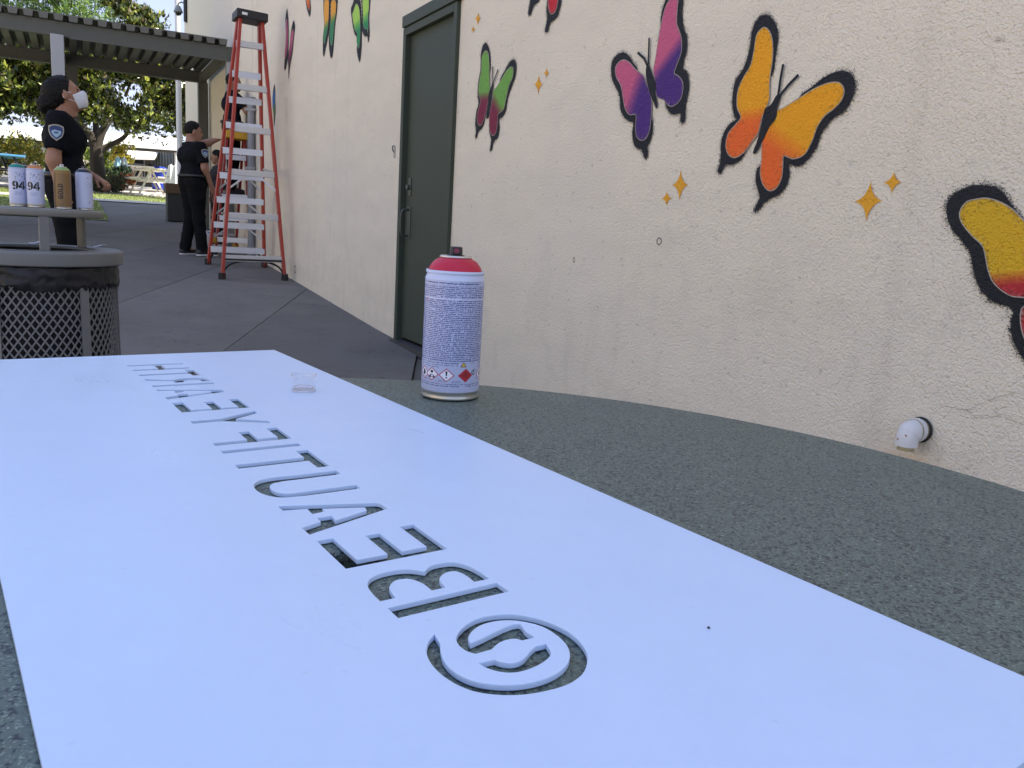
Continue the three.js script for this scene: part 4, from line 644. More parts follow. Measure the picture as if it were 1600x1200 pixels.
// ------------------------------------------------------------------ ladders
const fib = mat([0.36, 0.038, 0.020], 0.45, { bumpMap: concreteTex, bumpScale: 0.0004 });
{
  const sN = 3.17, sF = 4.33, sT = 3.72;
  const nl = onGround(347, 436), nr = onGround(445, 438), fl = onGround(325, 413), fr = onGround(413, 418);
  const tl = onS(374, 24, sT), tr = onS(407, 31, sT);
  const g = thing('step_ladder', 'tall orange red fiberglass step ladder with a black top cap', 'ladder', nl.clone().lerp(fr, 0.5));
  const o = g.position, l = p => p.clone().sub(o), add = (n, geo, m) => mesh(n, geo, m, g);
  const top = [tl, tr].map(l), near = [nl, nr].map(l), farf = [fl, fr].map(l);
  const across = top[1].clone().sub(top[0]).normalize();
  const nT = top.map(p => p.clone().addScaledVector(W, -0.07)), fT = top.map(p => p.clone().addScaledVector(W, 0.07));
  for (let i = 0; i < 2; i++) {
    const rl = add('rail', bar(near[i], nT[i], 0.030, 0.062, W, 0.004), fib); mesh('rubber_foot', box(0.05, 0.07, 0.085, near[i].x, near[i].y + 0.03, near[i].z, 0.006), M.rubber, rl);
    const r2 = add('rail', bar(farf[i], fT[i], 0.030, 0.075, W, 0.004), fib); mesh('rubber_foot', box(0.05, 0.07, 0.085, farf[i].x, farf[i].y + 0.03, farf[i].z, 0.006), M.rubber, r2);
  }
  const capC = top[0].clone().lerp(top[1], 0.5);
  add('top_cap', [bar(top[0].clone().addScaledVector(across, -0.05).setY(top[0].y + 0.0), top[1].clone().addScaledVector(across, 0.05), 0.30, 0.085, V(0, 1, 0), 0.012)], M.black);
  const atY = (a, b, y) => a.clone().lerp(b, (y - a.y) / (b.y - a.y));
  // bracing on the near side, treads on the far side
  const yN = py => { const p = onS(400, py, sN + (sT - sN) * (436 - py) / 410); return p.y - o.y; };
  for (const py of [405, 339, 272, 205, 140, 74]) {
    const y = yN(py), a = atY(near[0], nT[0], y), b = atY(near[1], nT[1], y);
    add('brace', [bar(a, b, 0.035, 0.058, V(0, 1, 0), 0.004), bar(a.clone().addScaledVector(W, 0.02).add(V(0, 0.03, 0)), b.clone().addScaledVector(W, 0.02).add(V(0, 0.03, 0)), 0.05, 0.006)], M.alu);
  }
  const yF = py => { const p = onS(380, py, sF + (sT - sF) * (414 - py) / 388); return p.y - o.y; };
  for (const py of [387, 349, 310, 272, 233, 193, 153, 112, 64]) {
    const y = yF(py), a = atY(farf[0], fT[0], y), b = atY(farf[1], fT[1], y);
    add('tread', [bar(a, b, 0.078, 0.007), bar(a.clone().addScaledVector(W, -0.036).add(V(0, -0.03, 0)), b.clone().addScaledVector(W, -0.036).add(V(0, -0.03, 0)), 0.006, 0.065), bar(a.clone().addScaledVector(W, 0.036).add(V(0, -0.02, 0)), b.clone().addScaledVector(W, 0.036).add(V(0, -0.02, 0)), 0.006, 0.04)], M.alu);
  }
  const diag = (A, B, TA, TB, y0, y1, m) => {            // from the middle of a bar down to both rails
    const a = atY(A, TA, y0), b = atY(B, TB, y0), c = a.clone().lerp(b, 0.5);
    add('diagonal', bar(c.clone().lerp(a, 0.15), atY(A, TA, y1), 0.018, 0.006, W), m); add('diagonal', bar(c.clone().lerp(b, 0.15), atY(B, TB, y1), 0.018, 0.006, W), m);
  };
  diag(near[0], near[1], nT[0], nT[1], yN(272), yN(298), M.alu); diag(farf[0], farf[1], fT[0], fT[1], yF(272), yF(300), M.alu); diag(farf[0], farf[1], fT[0], fT[1], yF(312), yF(338), M.alu); diag(farf[0], farf[1], fT[0], fT[1], yF(351), yF(375), M.alu);
  const arch = (A, B, TA, TB, y0, y1) => {
    const a0 = atY(A, TA, y1), b0 = atY(B, TB, y1), a1 = atY(A, TA, y0), b1 = atY(B, TB, y0);
    add('arch_brace', [tube([a0, a1.clone().lerp(b1, 0.08).setY(y0 - (y0 - y1) * 0.35), a1.clone().lerp(b1, 0.3).setY(y0), a1.clone().lerp(b1, 0.7).setY(y0), a1.clone().lerp(b1, 0.92).setY(y0 - (y0 - y1) * 0.35), b0], 0.010, 40, 8), bar(a1.clone().setY(y0 + 0.015), b1.clone().setY(y0 + 0.015), 0.03, 0.02)], M.black);
  };
  arch(near[0], near[1], nT[0], nT[1], yN(409), yN(430)); arch(farf[0], farf[1], fT[0], fT[1], yF(391), yF(410));
  add('spreader', [bar(atY(near[1], nT[1], yN(268)), atY(farf[1], fT[1], yF(262)), 0.025, 0.006, across)], M.galv);
  add('label_plate', [bar(top[0].clone().add(V(0, -0.005, 0)).addScaledVector(W, -0.155), top[0].clone().lerp(top[1], 0.25).add(V(0, -0.005, 0)).addScaledVector(W, -0.155), 0.002, 0.025)], M.white);
}
const smallLadderTop = [], SL = { sN: 5.05, sF: 6.05 };
{   // smaller ladder with yellow top and feet
  const sT = 5.5, tl = onS(355, 210, sT), tr = onS(382, 214, sT);
  const nr = onGround(393, 402), nl = onGround(336, 398);
  const sB = 6.15, fr = sd(sB, -0.10), fl = sd(sB, toD(nl) + 0.02);
  const g = thing('step_ladder', 'shorter red step ladder with yellow top and feet behind the tall ladder', 'ladder', nl.clone().lerp(fr, 0.5));
  const o = g.position, l = p => p.clone().sub(o), add = (n, geo, m) => mesh(n, geo, m, g), yel = mat([0.55, 0.30, 0.015], 0.5), red = mat([0.33, 0.028, 0.020], 0.42);
  const t = [tl, tr].map(l), n = [nl, nr].map(l), f = [fl, fr].map(l), atY = (a, b, y) => a.clone().lerp(b, (y - a.y) / (b.y - a.y));
  for (let i = 0; i < 2; i++) {
    const a = add('rail', bar(n[i], t[i], 0.028, 0.075, W, 0.004), red), b = add('rail', bar(f[i], t[i].clone().addScaledVector(W, 0.08), 0.028, 0.05, W, 0.004), red);
    mesh('yellow_foot', box(0.06, 0.09, 0.10, n[i].x, n[i].y + 0.045, n[i].z, 0.01), yel, a); mesh('yellow_foot', box(0.06, 0.09, 0.10, f[i].x, f[i].y + 0.045, f[i].z, 0.01), yel, b);
    mesh('yellow_bracket', box(0.06, 0.08, 0.09, n[i].x, n[i].y + 0.19, n[i].z, 0.01), yel, a);
  }
  add('top_cap', bar(t[0].clone().addScaledVector(D, -0.03), t[1].clone().addScaledVector(D, 0.03), 0.26, 0.095, V(0, 1, 0), 0.012), yel);
  const yy = py => onS(380, py, 5.3).y - o.y;
  for (const py of [243, 274, 305, 339, 373]) { const y = yy(py), a = atY(n[0], t[0], y), b = atY(n[1], t[1], y); add('tread', [bar(a, b, 0.09, 0.008), bar(a.clone().addScaledVector(W, -0.045).add(V(0, -0.025, 0)), b.clone().addScaledVector(W, -0.045).add(V(0, -0.025, 0)), 0.006, 0.06)], M.alu); SL[py] = y + o.y; }
  for (const py of [265, 300, 335, 370]) { const y = yy(py), a = atY(f[0], t[0].clone().addScaledVector(W, 0.08), y), b = atY(f[1], t[1].clone().addScaledVector(W, 0.08), y); add('brace', bar(a, b, 0.02, 0.03), M.alu); }
  SL.mid = tl.clone().lerp(tr, 0.5); SL.nl = nl; SL.nr = nr; SL.tl = tl; SL.tr = tr;
}
{   // white jug on the floor by the ladders
  const p = onGround(322, 390), g = thing('paint_jug', 'white plastic jug on the ground beside the feet of the standing man', 'jug', p);
  mesh('jug_body', lathe([[0, 0], [0.075, 0], [0.085, 0.02], [0.085, 0.17], [0.06, 0.21], [0.03, 0.225], [0.03, 0.25], [0, 0.25]], 28), mat([0.62, 0.63, 0.66], 0.45), g);
  mesh('handle', tube([V(0.03, 0.235, 0.0), V(0.08, 0.24, 0), V(0.105, 0.2, 0), V(0.085, 0.15, 0)], 0.011, 20, 8), mat([0.62, 0.63, 0.66], 0.45), g);
}
{   // scraps of paper
  const pm = mat([0.55, 0.58, 0.66], 0.8);
  const scrap = (px, py, w, d, label) => {
    const p = onGround(px, py), g = new THREE.PlaneGeometry(w, d, 6, 4).rotateX(-Math.PI / 2), q = g.attributes.position; for (let i = 0; i < q.count; i++) q.setY(i, 0.012 + 0.012 * Math.sin(q.getX(i) * 30) + 0.01 * rnd()); g.computeVertexNormals();
    const lo = mergeGeometries([g, g.clone().translate(0, 0.0015, 0)]); const m = mesh('paper_scrap', lo, pm); m.position.copy(p); m.rotation.y = 0.5; tag(m, label, 'paper');
  };
  scrap(57, 381, 0.16, 0.2, 'crumpled pale blue paper on the ground, left of the lid post'); scrap(156, 386, 0.14, 0.07, 'small pale scrap on the ground right of the trash can lid');
}
// ------------------------------------------------------------------ people: signed distances meshed with surface nets
function isoMesh(f, mn, mx, c) {
  const nx = Math.ceil((mx.x - mn.x) / c) + 1, ny = Math.ceil((mx.y - mn.y) / c) + 1, nz = Math.ceil((mx.z - mn.z) / c) + 1, S = new Float32Array(nx * ny * nz), p = V(0, 0, 0);
  const I = (i, j, k) => (k * ny + j) * nx + i;
  for (let k = 0; k < nz; k++) for (let j = 0; j < ny; j++) for (let i = 0; i < nx; i++) S[I(i, j, k)] = f(p.set(mn.x + i * c, mn.y + j * c, mn.z + k * c));
  const vid = new Int32Array(nx * ny * nz).fill(-1), pos = [], idx = [];
  const E = [[0, 0, 0, 1, 0, 0], [0, 1, 0, 1, 1, 0], [0, 0, 1, 1, 0, 1], [0, 1, 1, 1, 1, 1], [0, 0, 0, 0, 1, 0], [1, 0, 0, 1, 1, 0], [0, 0, 1, 0, 1, 1], [1, 0, 1, 1, 1, 1], [0, 0, 0, 0, 0, 1], [1, 0, 0, 1, 0, 1], [0, 1, 0, 0, 1, 1], [1, 1, 0, 1, 1, 1]];
  for (let k = 0; k < nz - 1; k++) for (let j = 0; j < ny - 1; j++) for (let i = 0; i < nx - 1; i++) {
    let n = 0, x = 0, y = 0, z = 0;
    for (const e of E) { const a = S[I(i + e[0], j + e[1], k + e[2])], b = S[I(i + e[3], j + e[4], k + e[5])]; if ((a < 0) !== (b < 0)) { const t = a / (a - b); x += e[0] + (e[3] - e[0]) * t; y += e[1] + (e[4] - e[1]) * t; z += e[2] + (e[5] - e[2]) * t; n++; } }
    if (n) { vid[I(i, j, k)] = pos.length / 3; pos.push(mn.x + (i + x / n) * c, mn.y + (j + y / n) * c, mn.z + (k + z / n) * c); }
  }
  const quad = (a, b, cc, d, flip) => { if (a < 0 || b < 0 || cc < 0 || d < 0) return; flip ? idx.push(a, b, cc, a, cc, d) : idx.push(a, cc, b, a, d, cc); };
  for (let k = 1; k < nz - 1; k++) for (let j = 1; j < ny - 1; j++) for (let i = 1; i < nx - 1; i++) {
    const s = S[I(i, j, k)] < 0;
    if (s !== (S[I(i + 1, j, k)] < 0)) quad(vid[I(i, j - 1, k - 1)], vid[I(i, j, k - 1)], vid[I(i, j, k)], vid[I(i, j - 1, k)], s);
    if (s !== (S[I(i, j + 1, k)] < 0)) quad(vid[I(i - 1, j, k - 1)], vid[I(i - 1, j, k)], vid[I(i, j, k)], vid[I(i, j, k - 1)], s);
    if (s !== (S[I(i, j, k + 1)] < 0)) quad(vid[I(i - 1, j - 1, k)], vid[I(i, j - 1, k)], vid[I(i, j, k)], vid[I(i - 1, j, k)], s);
  }
  const g = new THREE.BufferGeometry(); g.setAttribute('position', new THREE.Float32BufferAttribute(pos, 3)); g.setIndex(idx); g.computeVertexNormals(); return g;
}
const cone = (a, b, ra, rb = ra) => { const d = b.clone().sub(a), L2 = d.lengthSq() || 1e-9, q = V(0, 0, 0); return p => { q.copy(p).sub(a); const t = Math.max(0, Math.min(1, q.dot(d) / L2)); return q.addScaledVector(d, -t).length() - (ra + (rb - ra) * t); }; };
const ell = (c, r) => { return p => { const x = (p.x - c.x) / r.x, y = (p.y - c.y) / r.y, z = (p.z - c.z) / r.z, l = Math.hypot(x, y, z); return (l - 1) * Math.min(r.x, r.y, r.z) * (l < 1 ? 1 : 0.9); }; };
const smin = (a, b, k) => { const h = Math.max(0, k - Math.abs(a - b)) / k; return Math.min(a, b) - h * h * k / 4; };
const blend = (list, k) => p => { let d = list[0](p); for (let i = 1; i < list.length; i++) d = smin(d, list[i](p), k); return d; };
const cut = (f, pt, n) => { const q = V(0, 0, 0); return p => Math.max(f(p), q.copy(p).sub(pt).dot(n)); };
const bounds = (pts, pad) => { const b = new THREE.Box3().setFromPoints(pts); b.min.subScalar(pad); b.max.addScalar(pad); return b; };
const cloth = (r, g, b) => phys([r, g, b], 0.9, { specularIntensity: 0.25, bumpMap: rep(concreteTex, 4, 4), bumpScale: 0.002 });
function figure(label, pos, turn, H, J0, o) {
  const g = thing('person', label, 'person', pos, turn), q = H / 1.7, J = {
    hipL: V(0.085, 0.92, 0), kneeL: V(0.095, 0.50, 0.02), ankL: V(0.095, 0.09, -0.02), toeL: V(0.11, 0.035, 0.13), hipR: V(-0.085, 0.92, 0), kneeR: V(-0.095, 0.50, 0.02), ankR: V(-0.095, 0.09, -0.02), toeR: V(-0.11, 0.035, 0.13),
    waist: V(0, 1.07, 0), chest: V(0, 1.27, -0.005), neck: V(0, 1.43, -0.015), head: V(0, 1.575, 0.02), shL: V(0.17, 1.395, -0.015), elL: V(0.215, 1.12, -0.02), wrL: V(0.22, 0.88, 0.06), shR: V(-0.17, 1.395, -0.015), elR: V(-0.215, 1.12, -0.02), wrR: V(-0.22, 0.88, 0.06), ...J0 };
  const sc = geo => geo.scale(q, q, q), skin = mat(o.skin, 0.55), w = o.build || 1, X = V(1, 0, 0);
  const torso = (e) => [cone(V(-0.065 * w, 0.95, 0), V(0.065 * w, 0.95, 0), 0.108 * w + e), cone(J.waist.clone().addScaledVector(X, -0.055 * w), J.waist.clone().addScaledVector(X, 0.055 * w), 0.098 * w + e), cone(J.chest.clone().addScaledVector(X, -0.075 * w), J.chest.clone().addScaledVector(X, 0.075 * w), 0.112 * w + e), cone(J.shL.clone().lerp(J.shR, 0.12), J.shR.clone().lerp(J.shL, 0.12), 0.058 + e)];
  const arms = []; for (const s of 'LR') arms.push(cone(J['sh' + s], J['el' + s], 0.052 * w, 0.040), cone(J['el' + s], J['wr' + s], 0.041, 0.027));
  const legs = []; for (const s of 'LR') legs.push(cone(J['hip' + s], J['knee' + s], 0.085, 0.055), cone(J['knee' + s], J['ank' + s], 0.056, 0.036), cone(J['ank' + s], J['toe' + s], 0.036, 0.026));
  const neckF = cone(J.neck, J.head.clone().add(V(0, -0.06, -0.015)), 0.058, 0.053);
  const bb = bounds(Object.values(J), 0.16);
  const bodyF = blend([...torso(-0.012), ...arms, ...legs, neckF], 0.045);
  const parts = [isoMesh(bodyF, bb.min, bb.max.clone().setY(J.head.y - 0.04), 0.0125)];
  // head in its own axes (z forward, y up), then turned on the neck
  const hr = new THREE.Matrix4().makeRotationFromEuler(new THREE.Euler(-(o.pitch || 0), o.yaw || 0, 0, 'YXZ')).setPosition(J.head);
  const HP = [ell(V(0, 0.022, -0.012), V(0.076, 0.098, 0.094)), ell(V(0, -0.04, 0.030), V(0.062, 0.082, 0.062)), ell(V(0, -0.095, 0.055), V(0.032, 0.026, 0.030)), cone(V(0, -0.05, -0.03), V(0, -0.14, -0.045), 0.056)];
  const h1 = blend(HP, 0.03), h2 = blend([cone(V(0, 0.002, 0.086), V(0, -0.036, 0.107), 0.0085, 0.0125), cone(V(-0.016, -0.041, 0.094), V(0.016, -0.041, 0.094), 0.009), cone(V(-0.04, 0.021, 0.078), V(0.04, 0.021, 0.078), 0.010), cone(V(-0.02, -0.070, 0.083), V(0.02, -0.070, 0.083), 0.009), cone(V(-0.018, -0.080, 0.081), V(0.018, -0.080, 0.081), 0.009), ell(V(-0.079, -0.012, -0.008), V(0.012, 0.032, 0.020)), ell(V(0.079, -0.012, -0.008), V(0.012, 0.032, 0.020))], 0.006);
  const headF = p => { let d = smin(h1(p), h2(p), 0.012); for (const s of [-1, 1]) { const e = Math.hypot(p.x - s * 0.031, (p.y - 0.002) * 1.3, p.z - 0.094) - 0.014; d = Math.max(d, -e); } return d; };
  parts.push(isoMesh(headF, V(-0.11, -0.16, -0.13), V(0.11, 0.14, 0.14), 0.0048).applyMatrix4(hr));
  for (const s of 'LR') {                              // hands
    const dir = J['wr' + s].clone().sub(J['el' + s]).normalize(); const hd = (o.hand && o.hand[s]) || {}; const d2 = hd.dir || dir; let n = hd.n || V(s === 'L' ? -1 : 1, 0, 0); n = n.clone().addScaledVector(d2, -n.dot(d2)).normalize();
    const x = new THREE.Vector3().crossVectors(d2, n).multiplyScalar(s === 'L' ? -1 : 1), m = new THREE.Matrix4().makeBasis(x, d2, n).setPosition(J['wr' + s]), curl = hd.curl === undefined ? 0.5 : hd.curl;
    const hp = [cone(V(0, -0.03, 0), V(0, 0.01, 0), 0.026, 0.024)]; for (const k of [-0.025, 0, 0.025]) hp.push(cone(V(k * 0.8, 0.01, 0), V(k, 0.075, 0), 0.015, 0.0125));
    const palm = blend(hp, 0.016), fing = [];
    [[-0.031, 0.058], [-0.0105, 0.072], [0.0105, 0.078], [0.031, 0.070]].forEach(([fx, L], i) => { let a = curl * 0.5, p0 = V(fx, 0.075, 0); for (let k = 0; k < 3; k++) { const l = L * [0.42, 0.32, 0.26][k], p1 = p0.clone().add(V(fx * 0.06, Math.cos(a) * l, Math.sin(a) * l)); fing.push(cone(p0, p1, 0.0088 - k * 0.0007, 0.0082 - k * 0.0007)); p0 = p1; a += curl; } });
    fing.push(cone(V(0.026, 0.02, 0.006), V(0.05, 0.052, 0.016), 0.012, 0.0095), cone(V(0.05, 0.052, 0.016), V(0.056, 0.08, 0.026 + curl * 0.012), 0.0095, 0.008));
    const F2 = p => { let d = palm(p); for (const f of fing) d = smin(d, f(p), 0.005); return d; };
    parts.push(isoMesh(F2, V(-0.06, -0.07, -0.05), V(0.08, 0.18, 0.12), 0.0045).applyMatrix4(m)); if (s === 'L') { const ge = parts[parts.length - 1], ix = ge.index.array; for (let i = 0; i < ix.length; i += 3) { const t = ix[i]; ix[i] = ix[i + 1]; ix[i + 1] = t; } ge.computeVertexNormals(); }
  }
  mesh('body', sc(merge(parts)), skin, g);
  for (const s of [-1, 1]) mesh('eye', sc(new THREE.SphereGeometry(0.0115, 12, 8).scale(1.1, 0.55, 0.6).translate(s * 0.031, 0.001, 0.084).applyMatrix4(hr)), mat([0.05, 0.035, 0.03], 0.25), g);
  // hair
  const hm = phys(o.hairColor || [0.008, 0.007, 0.0065], 0.6, { specularIntensity: 0.35 }), hl = [ell(V(0, 0.026, -0.016), V(0.084, 0.103, 0.101))];
  if (o.hair === 'bun') hl.push(ell(V(0, 0.02, -0.055), V(0.088, 0.100, 0.090)), ell(V(0, -0.035, -0.155), V(0.062, 0.058, 0.052)), ell(V(0, -0.02, -0.11), V(0.07, 0.07, 0.06)));
  const hf = blend(hl, 0.02), hn = makeNoise(64, 17);
  const line = o.hair === 'bun' ? [0.030, 0.55] : [0.020, 0.85];
  const hairF = p => { const d = hf(p) + (hn(p.x * 4 + p.z * 1.5 + 0.5, p.y * 2.2 + p.z * 1.0 + 0.5) - 0.5) * 0.012; return Math.max(d, p.z - line[0] - line[1] * (p.y - 0.02) * (p.y > 0 ? 1 : 0.1), -p.y - (o.hair === 'bun' ? 0.10 : 0.065) + (p.z > -0.03 ? (p.z + 0.03) * 0.9 : 0)); };
  mesh('hair', sc(isoMesh(hairF, V(-0.12, -0.14, -0.24), V(0.12, 0.16, 0.13), 0.006).applyMatrix4(hr)), hm, g);
  // clothes
  const sl = o.sleeve || 0.66, shirt = [...torso(0.012), cone(J.neck.clone().add(V(0, -0.035, 0)), J.neck.clone().add(V(0, 0.012, 0.005)), 0.075, 0.066)];
  const sleeves = 'LR'.split('').map(s => { const a = J['sh' + s], b = a.clone().lerp(J['el' + s], sl), d = b.clone().sub(a).normalize(); return cut(cone(a, b.clone().addScaledVector(d, 0.05), 0.070 * w, 0.066), b, d); });
  const trunkF = blend(shirt, 0.05), wr = makeNoise(32, 23);
  const shirtF = p => { let d = trunkF(p); for (const f of sleeves) d = smin(d, f(p), 0.03); return Math.max(d + (wr(p.x * 0.9 + p.y * 0.4 + 0.5, p.y * 0.7 + p.z * 0.8 + 0.5) - 0.5) * 0.012, (o.untucked ? 0.86 : 0.995) - p.y, p.y - J.neck.y - 0.012 + (p.z > 0.02 ? (p.z - 0.02) * 0.7 : 0)); };
  mesh('shirt', sc(isoMesh(shirtF, bb.min, bb.max.clone().setY(J.neck.y + 0.06), 0.011)), cloth(...o.shirt), g);
  const tl = [cone(V(-0.065 * w, 0.955, 0), V(0.065 * w, 0.955, 0), 0.124 * w)]; for (const s of 'LR') { const a = J['ank' + s], k = J['knee' + s], d = a.clone().sub(k).normalize(); tl.push(cone(J['hip' + s], k, 0.108 * w, 0.078), cut(cone(k, a.clone().addScaledVector(d, 0.06), 0.078, 0.068), a.clone().addScaledVector(d, 0.035), d)); }
  const tf = blend(tl, 0.03), trF = p => Math.max(tf(p) + (wr(p.x * 1.1 + p.z * 0.5 + 0.5, p.y * 0.8 + 0.5) - 0.5) * 0.013, p.y - 1.03);
  mesh('trousers', sc(isoMesh(trF, bb.min, V(bb.max.x, 1.08, bb.max.z), 0.0125)), cloth(...o.trousers), g);
  if (!o.untucked) mesh('belt', sc(new THREE.TorusGeometry(1, 0.15, 8, 48).rotateX(Math.PI / 2).scale(0.185 * w, 0.14, 0.128 * w).translate(0, 1.015, 0)), mat([0.012, 0.012, 0.012], 0.4), g);
  for (const s of 'LR') {
    const a = J['ank' + s], t = J['toe' + s], heel = a.clone().add(V(0, -0.04, -0.03)).setY(t.y + 0.012), sf = blend([cone(heel, t, 0.044, 0.038), cone(a.clone().add(V(0, -0.01, 0)), heel, 0.046, 0.044)], 0.03), b2 = bounds([a, t, heel], 0.09);
    const sh = mesh('shoe', sc(isoMesh(p => Math.max(sf(p), t.y - 0.018 - p.y), b2.min, b2.max, 0.008)), mat(o.shoe || [0.012, 0.012, 0.013], 0.5), g);
    mesh('sole', sc(isoMesh(p => Math.max(cone(heel.clone().setY(t.y - 0.022), t.clone().setY(t.y - 0.022), 0.049, 0.043)(p), p.y - t.y + 0.010, t.y - 0.036 - p.y), b2.min, b2.max, 0.008)), mat(o.sole || [0.55, 0.55, 0.56], 0.6), sh);
  }
  const onSleeve = (s, t, out) => J['sh' + s].clone().lerp(J['el' + s], t).addScaledVector(out, 0.072);
  if (o.badge) {                                       // shield patch on the sleeve, a thin cloth badge bent round the arm
    const s = o.badge, out = V(s === 'L' ? 1 : -1, 0, 0), c = onSleeve(s, 0.34, V(0, 0, 0));
    const shield = (k) => { const h = new THREE.Shape(); h.moveTo(-0.040 * k, 0.040 * k); h.quadraticCurveTo(-0.02 * k, 0.052 * k, 0, 0.052 * k); h.quadraticCurveTo(0.02 * k, 0.052 * k, 0.040 * k, 0.040 * k); h.quadraticCurveTo(0.047 * k, 0.0, 0.026 * k, -0.032 * k); h.lineTo(0, -0.056 * k); h.lineTo(-0.026 * k, -0.032 * k); h.quadraticCurveTo(-0.047 * k, 0.0, -0.040 * k, 0.040 * k); return h; };
    const put = (shape, lift) => { const ge = new THREE.ExtrudeGeometry(shape, { depth: 0.0015, bevelEnabled: false, curveSegments: 10 }), p = ge.attributes.position; for (let i = 0; i < p.count; i++) { const u = p.getX(i), v = p.getY(i), r = 0.078 * w + lift + p.getZ(i), a = u / 0.078; p.setXYZ(i, c.x + out.x * Math.cos(a) * r, c.y + v, c.z + (s === 'L' ? -1 : 1) * Math.sin(a) * r); } ge.computeVertexNormals(); return sc(ge); };
    const P = mesh('sleeve_badge', put(shield(1), 0.002), mat([0.50, 0.46, 0.36], 0.7), g);
    mesh('badge_field', put(shield(0.84), 0.0036), mat([0.05, 0.08, 0.22], 0.7), P);
    const blob = new THREE.Shape(); blob.moveTo(-0.024, 0.004); blob.quadraticCurveTo(-0.01, 0.024, 0.006, 0.012); blob.quadraticCurveTo(0.03, 0.016, 0.024, -0.006); blob.quadraticCurveTo(0.012, -0.026, 0, -0.034); blob.quadraticCurveTo(-0.02, -0.02, -0.024, 0.004);
    mesh('badge_emblem', put(blob, 0.0050), mat([0.36, 0.52, 0.62], 0.7), P);
    const lens = new THREE.Shape(); lens.absellipse(0.0, -0.002, 0.012, 0.006, 0, 6.283); mesh('badge_emblem', put(lens, 0.0064), mat([0.04, 0.10, 0.32], 0.7), P);
  }
  if (o.mask) {
    const mf = p => smin(smin(h1(p), h2(p), 0.03), ell(V(0, -0.06, 0.062), V(0.050, 0.050, 0.044))(p), 0.03) - 0.005;
    const mk = mesh('face_mask', sc(isoMesh(p => Math.max(mf(p), 0.036 - p.z, p.y + 0.008 + Math.abs(p.x) * 0.22, -0.118 - p.y), V(-0.1, -0.14, -0.02), V(0.1, 0.04, 0.15), 0.0045).applyMatrix4(hr)), mat([0.66, 0.67, 0.70], 0.75), g);
    for (const s of [-1, 1]) mesh('ear_loop', sc(tube([V(s * 0.056, -0.008, 0.055), V(s * 0.074, -0.002, 0.022), V(s * 0.086, 0.006, -0.006), V(s * 0.084, -0.028, -0.022), V(s * 0.070, -0.052, 0.014), V(s * 0.056, -0.078, 0.048)], 0.0022, 30, 6).applyMatrix4(hr)), mat([0.7, 0.7, 0.72], 0.7), mk);
  }
  return { g, J, q };
}
const heading = deg => (180 - deg) * Math.PI / 180;      // facing: degrees to the right of straight ahead
const blackCloth = [0.0075, 0.0085, 0.0115];
{
  const p = onGround(112, 498);
  figure('person with hair bun and white mask in black uniform looking up behind trash can', p, heading(64), 1.62, {
    shR: V(-0.175, 1.385, -0.02), elR: V(-0.215, 1.11, -0.06), wrR: V(-0.205, 0.88, -0.02), elL: V(0.225, 1.12, 0.0), wrL: V(0.10, 1.02, 0.19), head: V(0, 1.575, 0.02), chest: V(0, 1.27, 0.005)
  }, { skin: [0.33, 0.165, 0.10], pitch: 0.40, yaw: 0.02, hair: 'bun', shirt: blackCloth, trousers: [0.007, 0.0075, 0.009], badge: 'R', mask: true, build: 1.12, sleeve: 0.74, sole: [0.02, 0.02, 0.02], hand: { L: { n: V(0, -1, 0), curl: 0.9 } } });
}
{
  const p = onGround(303, 399);
  figure('standing person in black uniform seen from behind, steadying the tall ladder', p, heading(38), 1.59, {
    shR: V(-0.185, 1.39, -0.01), elR: V(-0.235, 1.12, 0.03), wrR: V(-0.205, 0.89, 0.14), shL: V(0.165, 1.41, 0.04), elL: V(0.12, 1.47, 0.30), wrL: V(-0.02, 1.60, 0.50),
    ankR: V(-0.13, 0.09, 0.04), toeR: V(-0.17, 0.035, 0.20), ankL: V(0.11, 0.09, -0.06), toeL: V(0.12, 0.035, 0.10)
  }, { skin: [0.30, 0.155, 0.10], pitch: -0.02, yaw: -0.35, shirt: blackCloth, trousers: [0.007, 0.0075, 0.009], badge: 'R', build: 1.16, sleeve: 0.78, hand: { R: { n: V(1, 0, 0.3), curl: 0.35 }, L: { n: V(0.2, -0.3, -1), curl: 1.0 } } });
}
let climberHand;
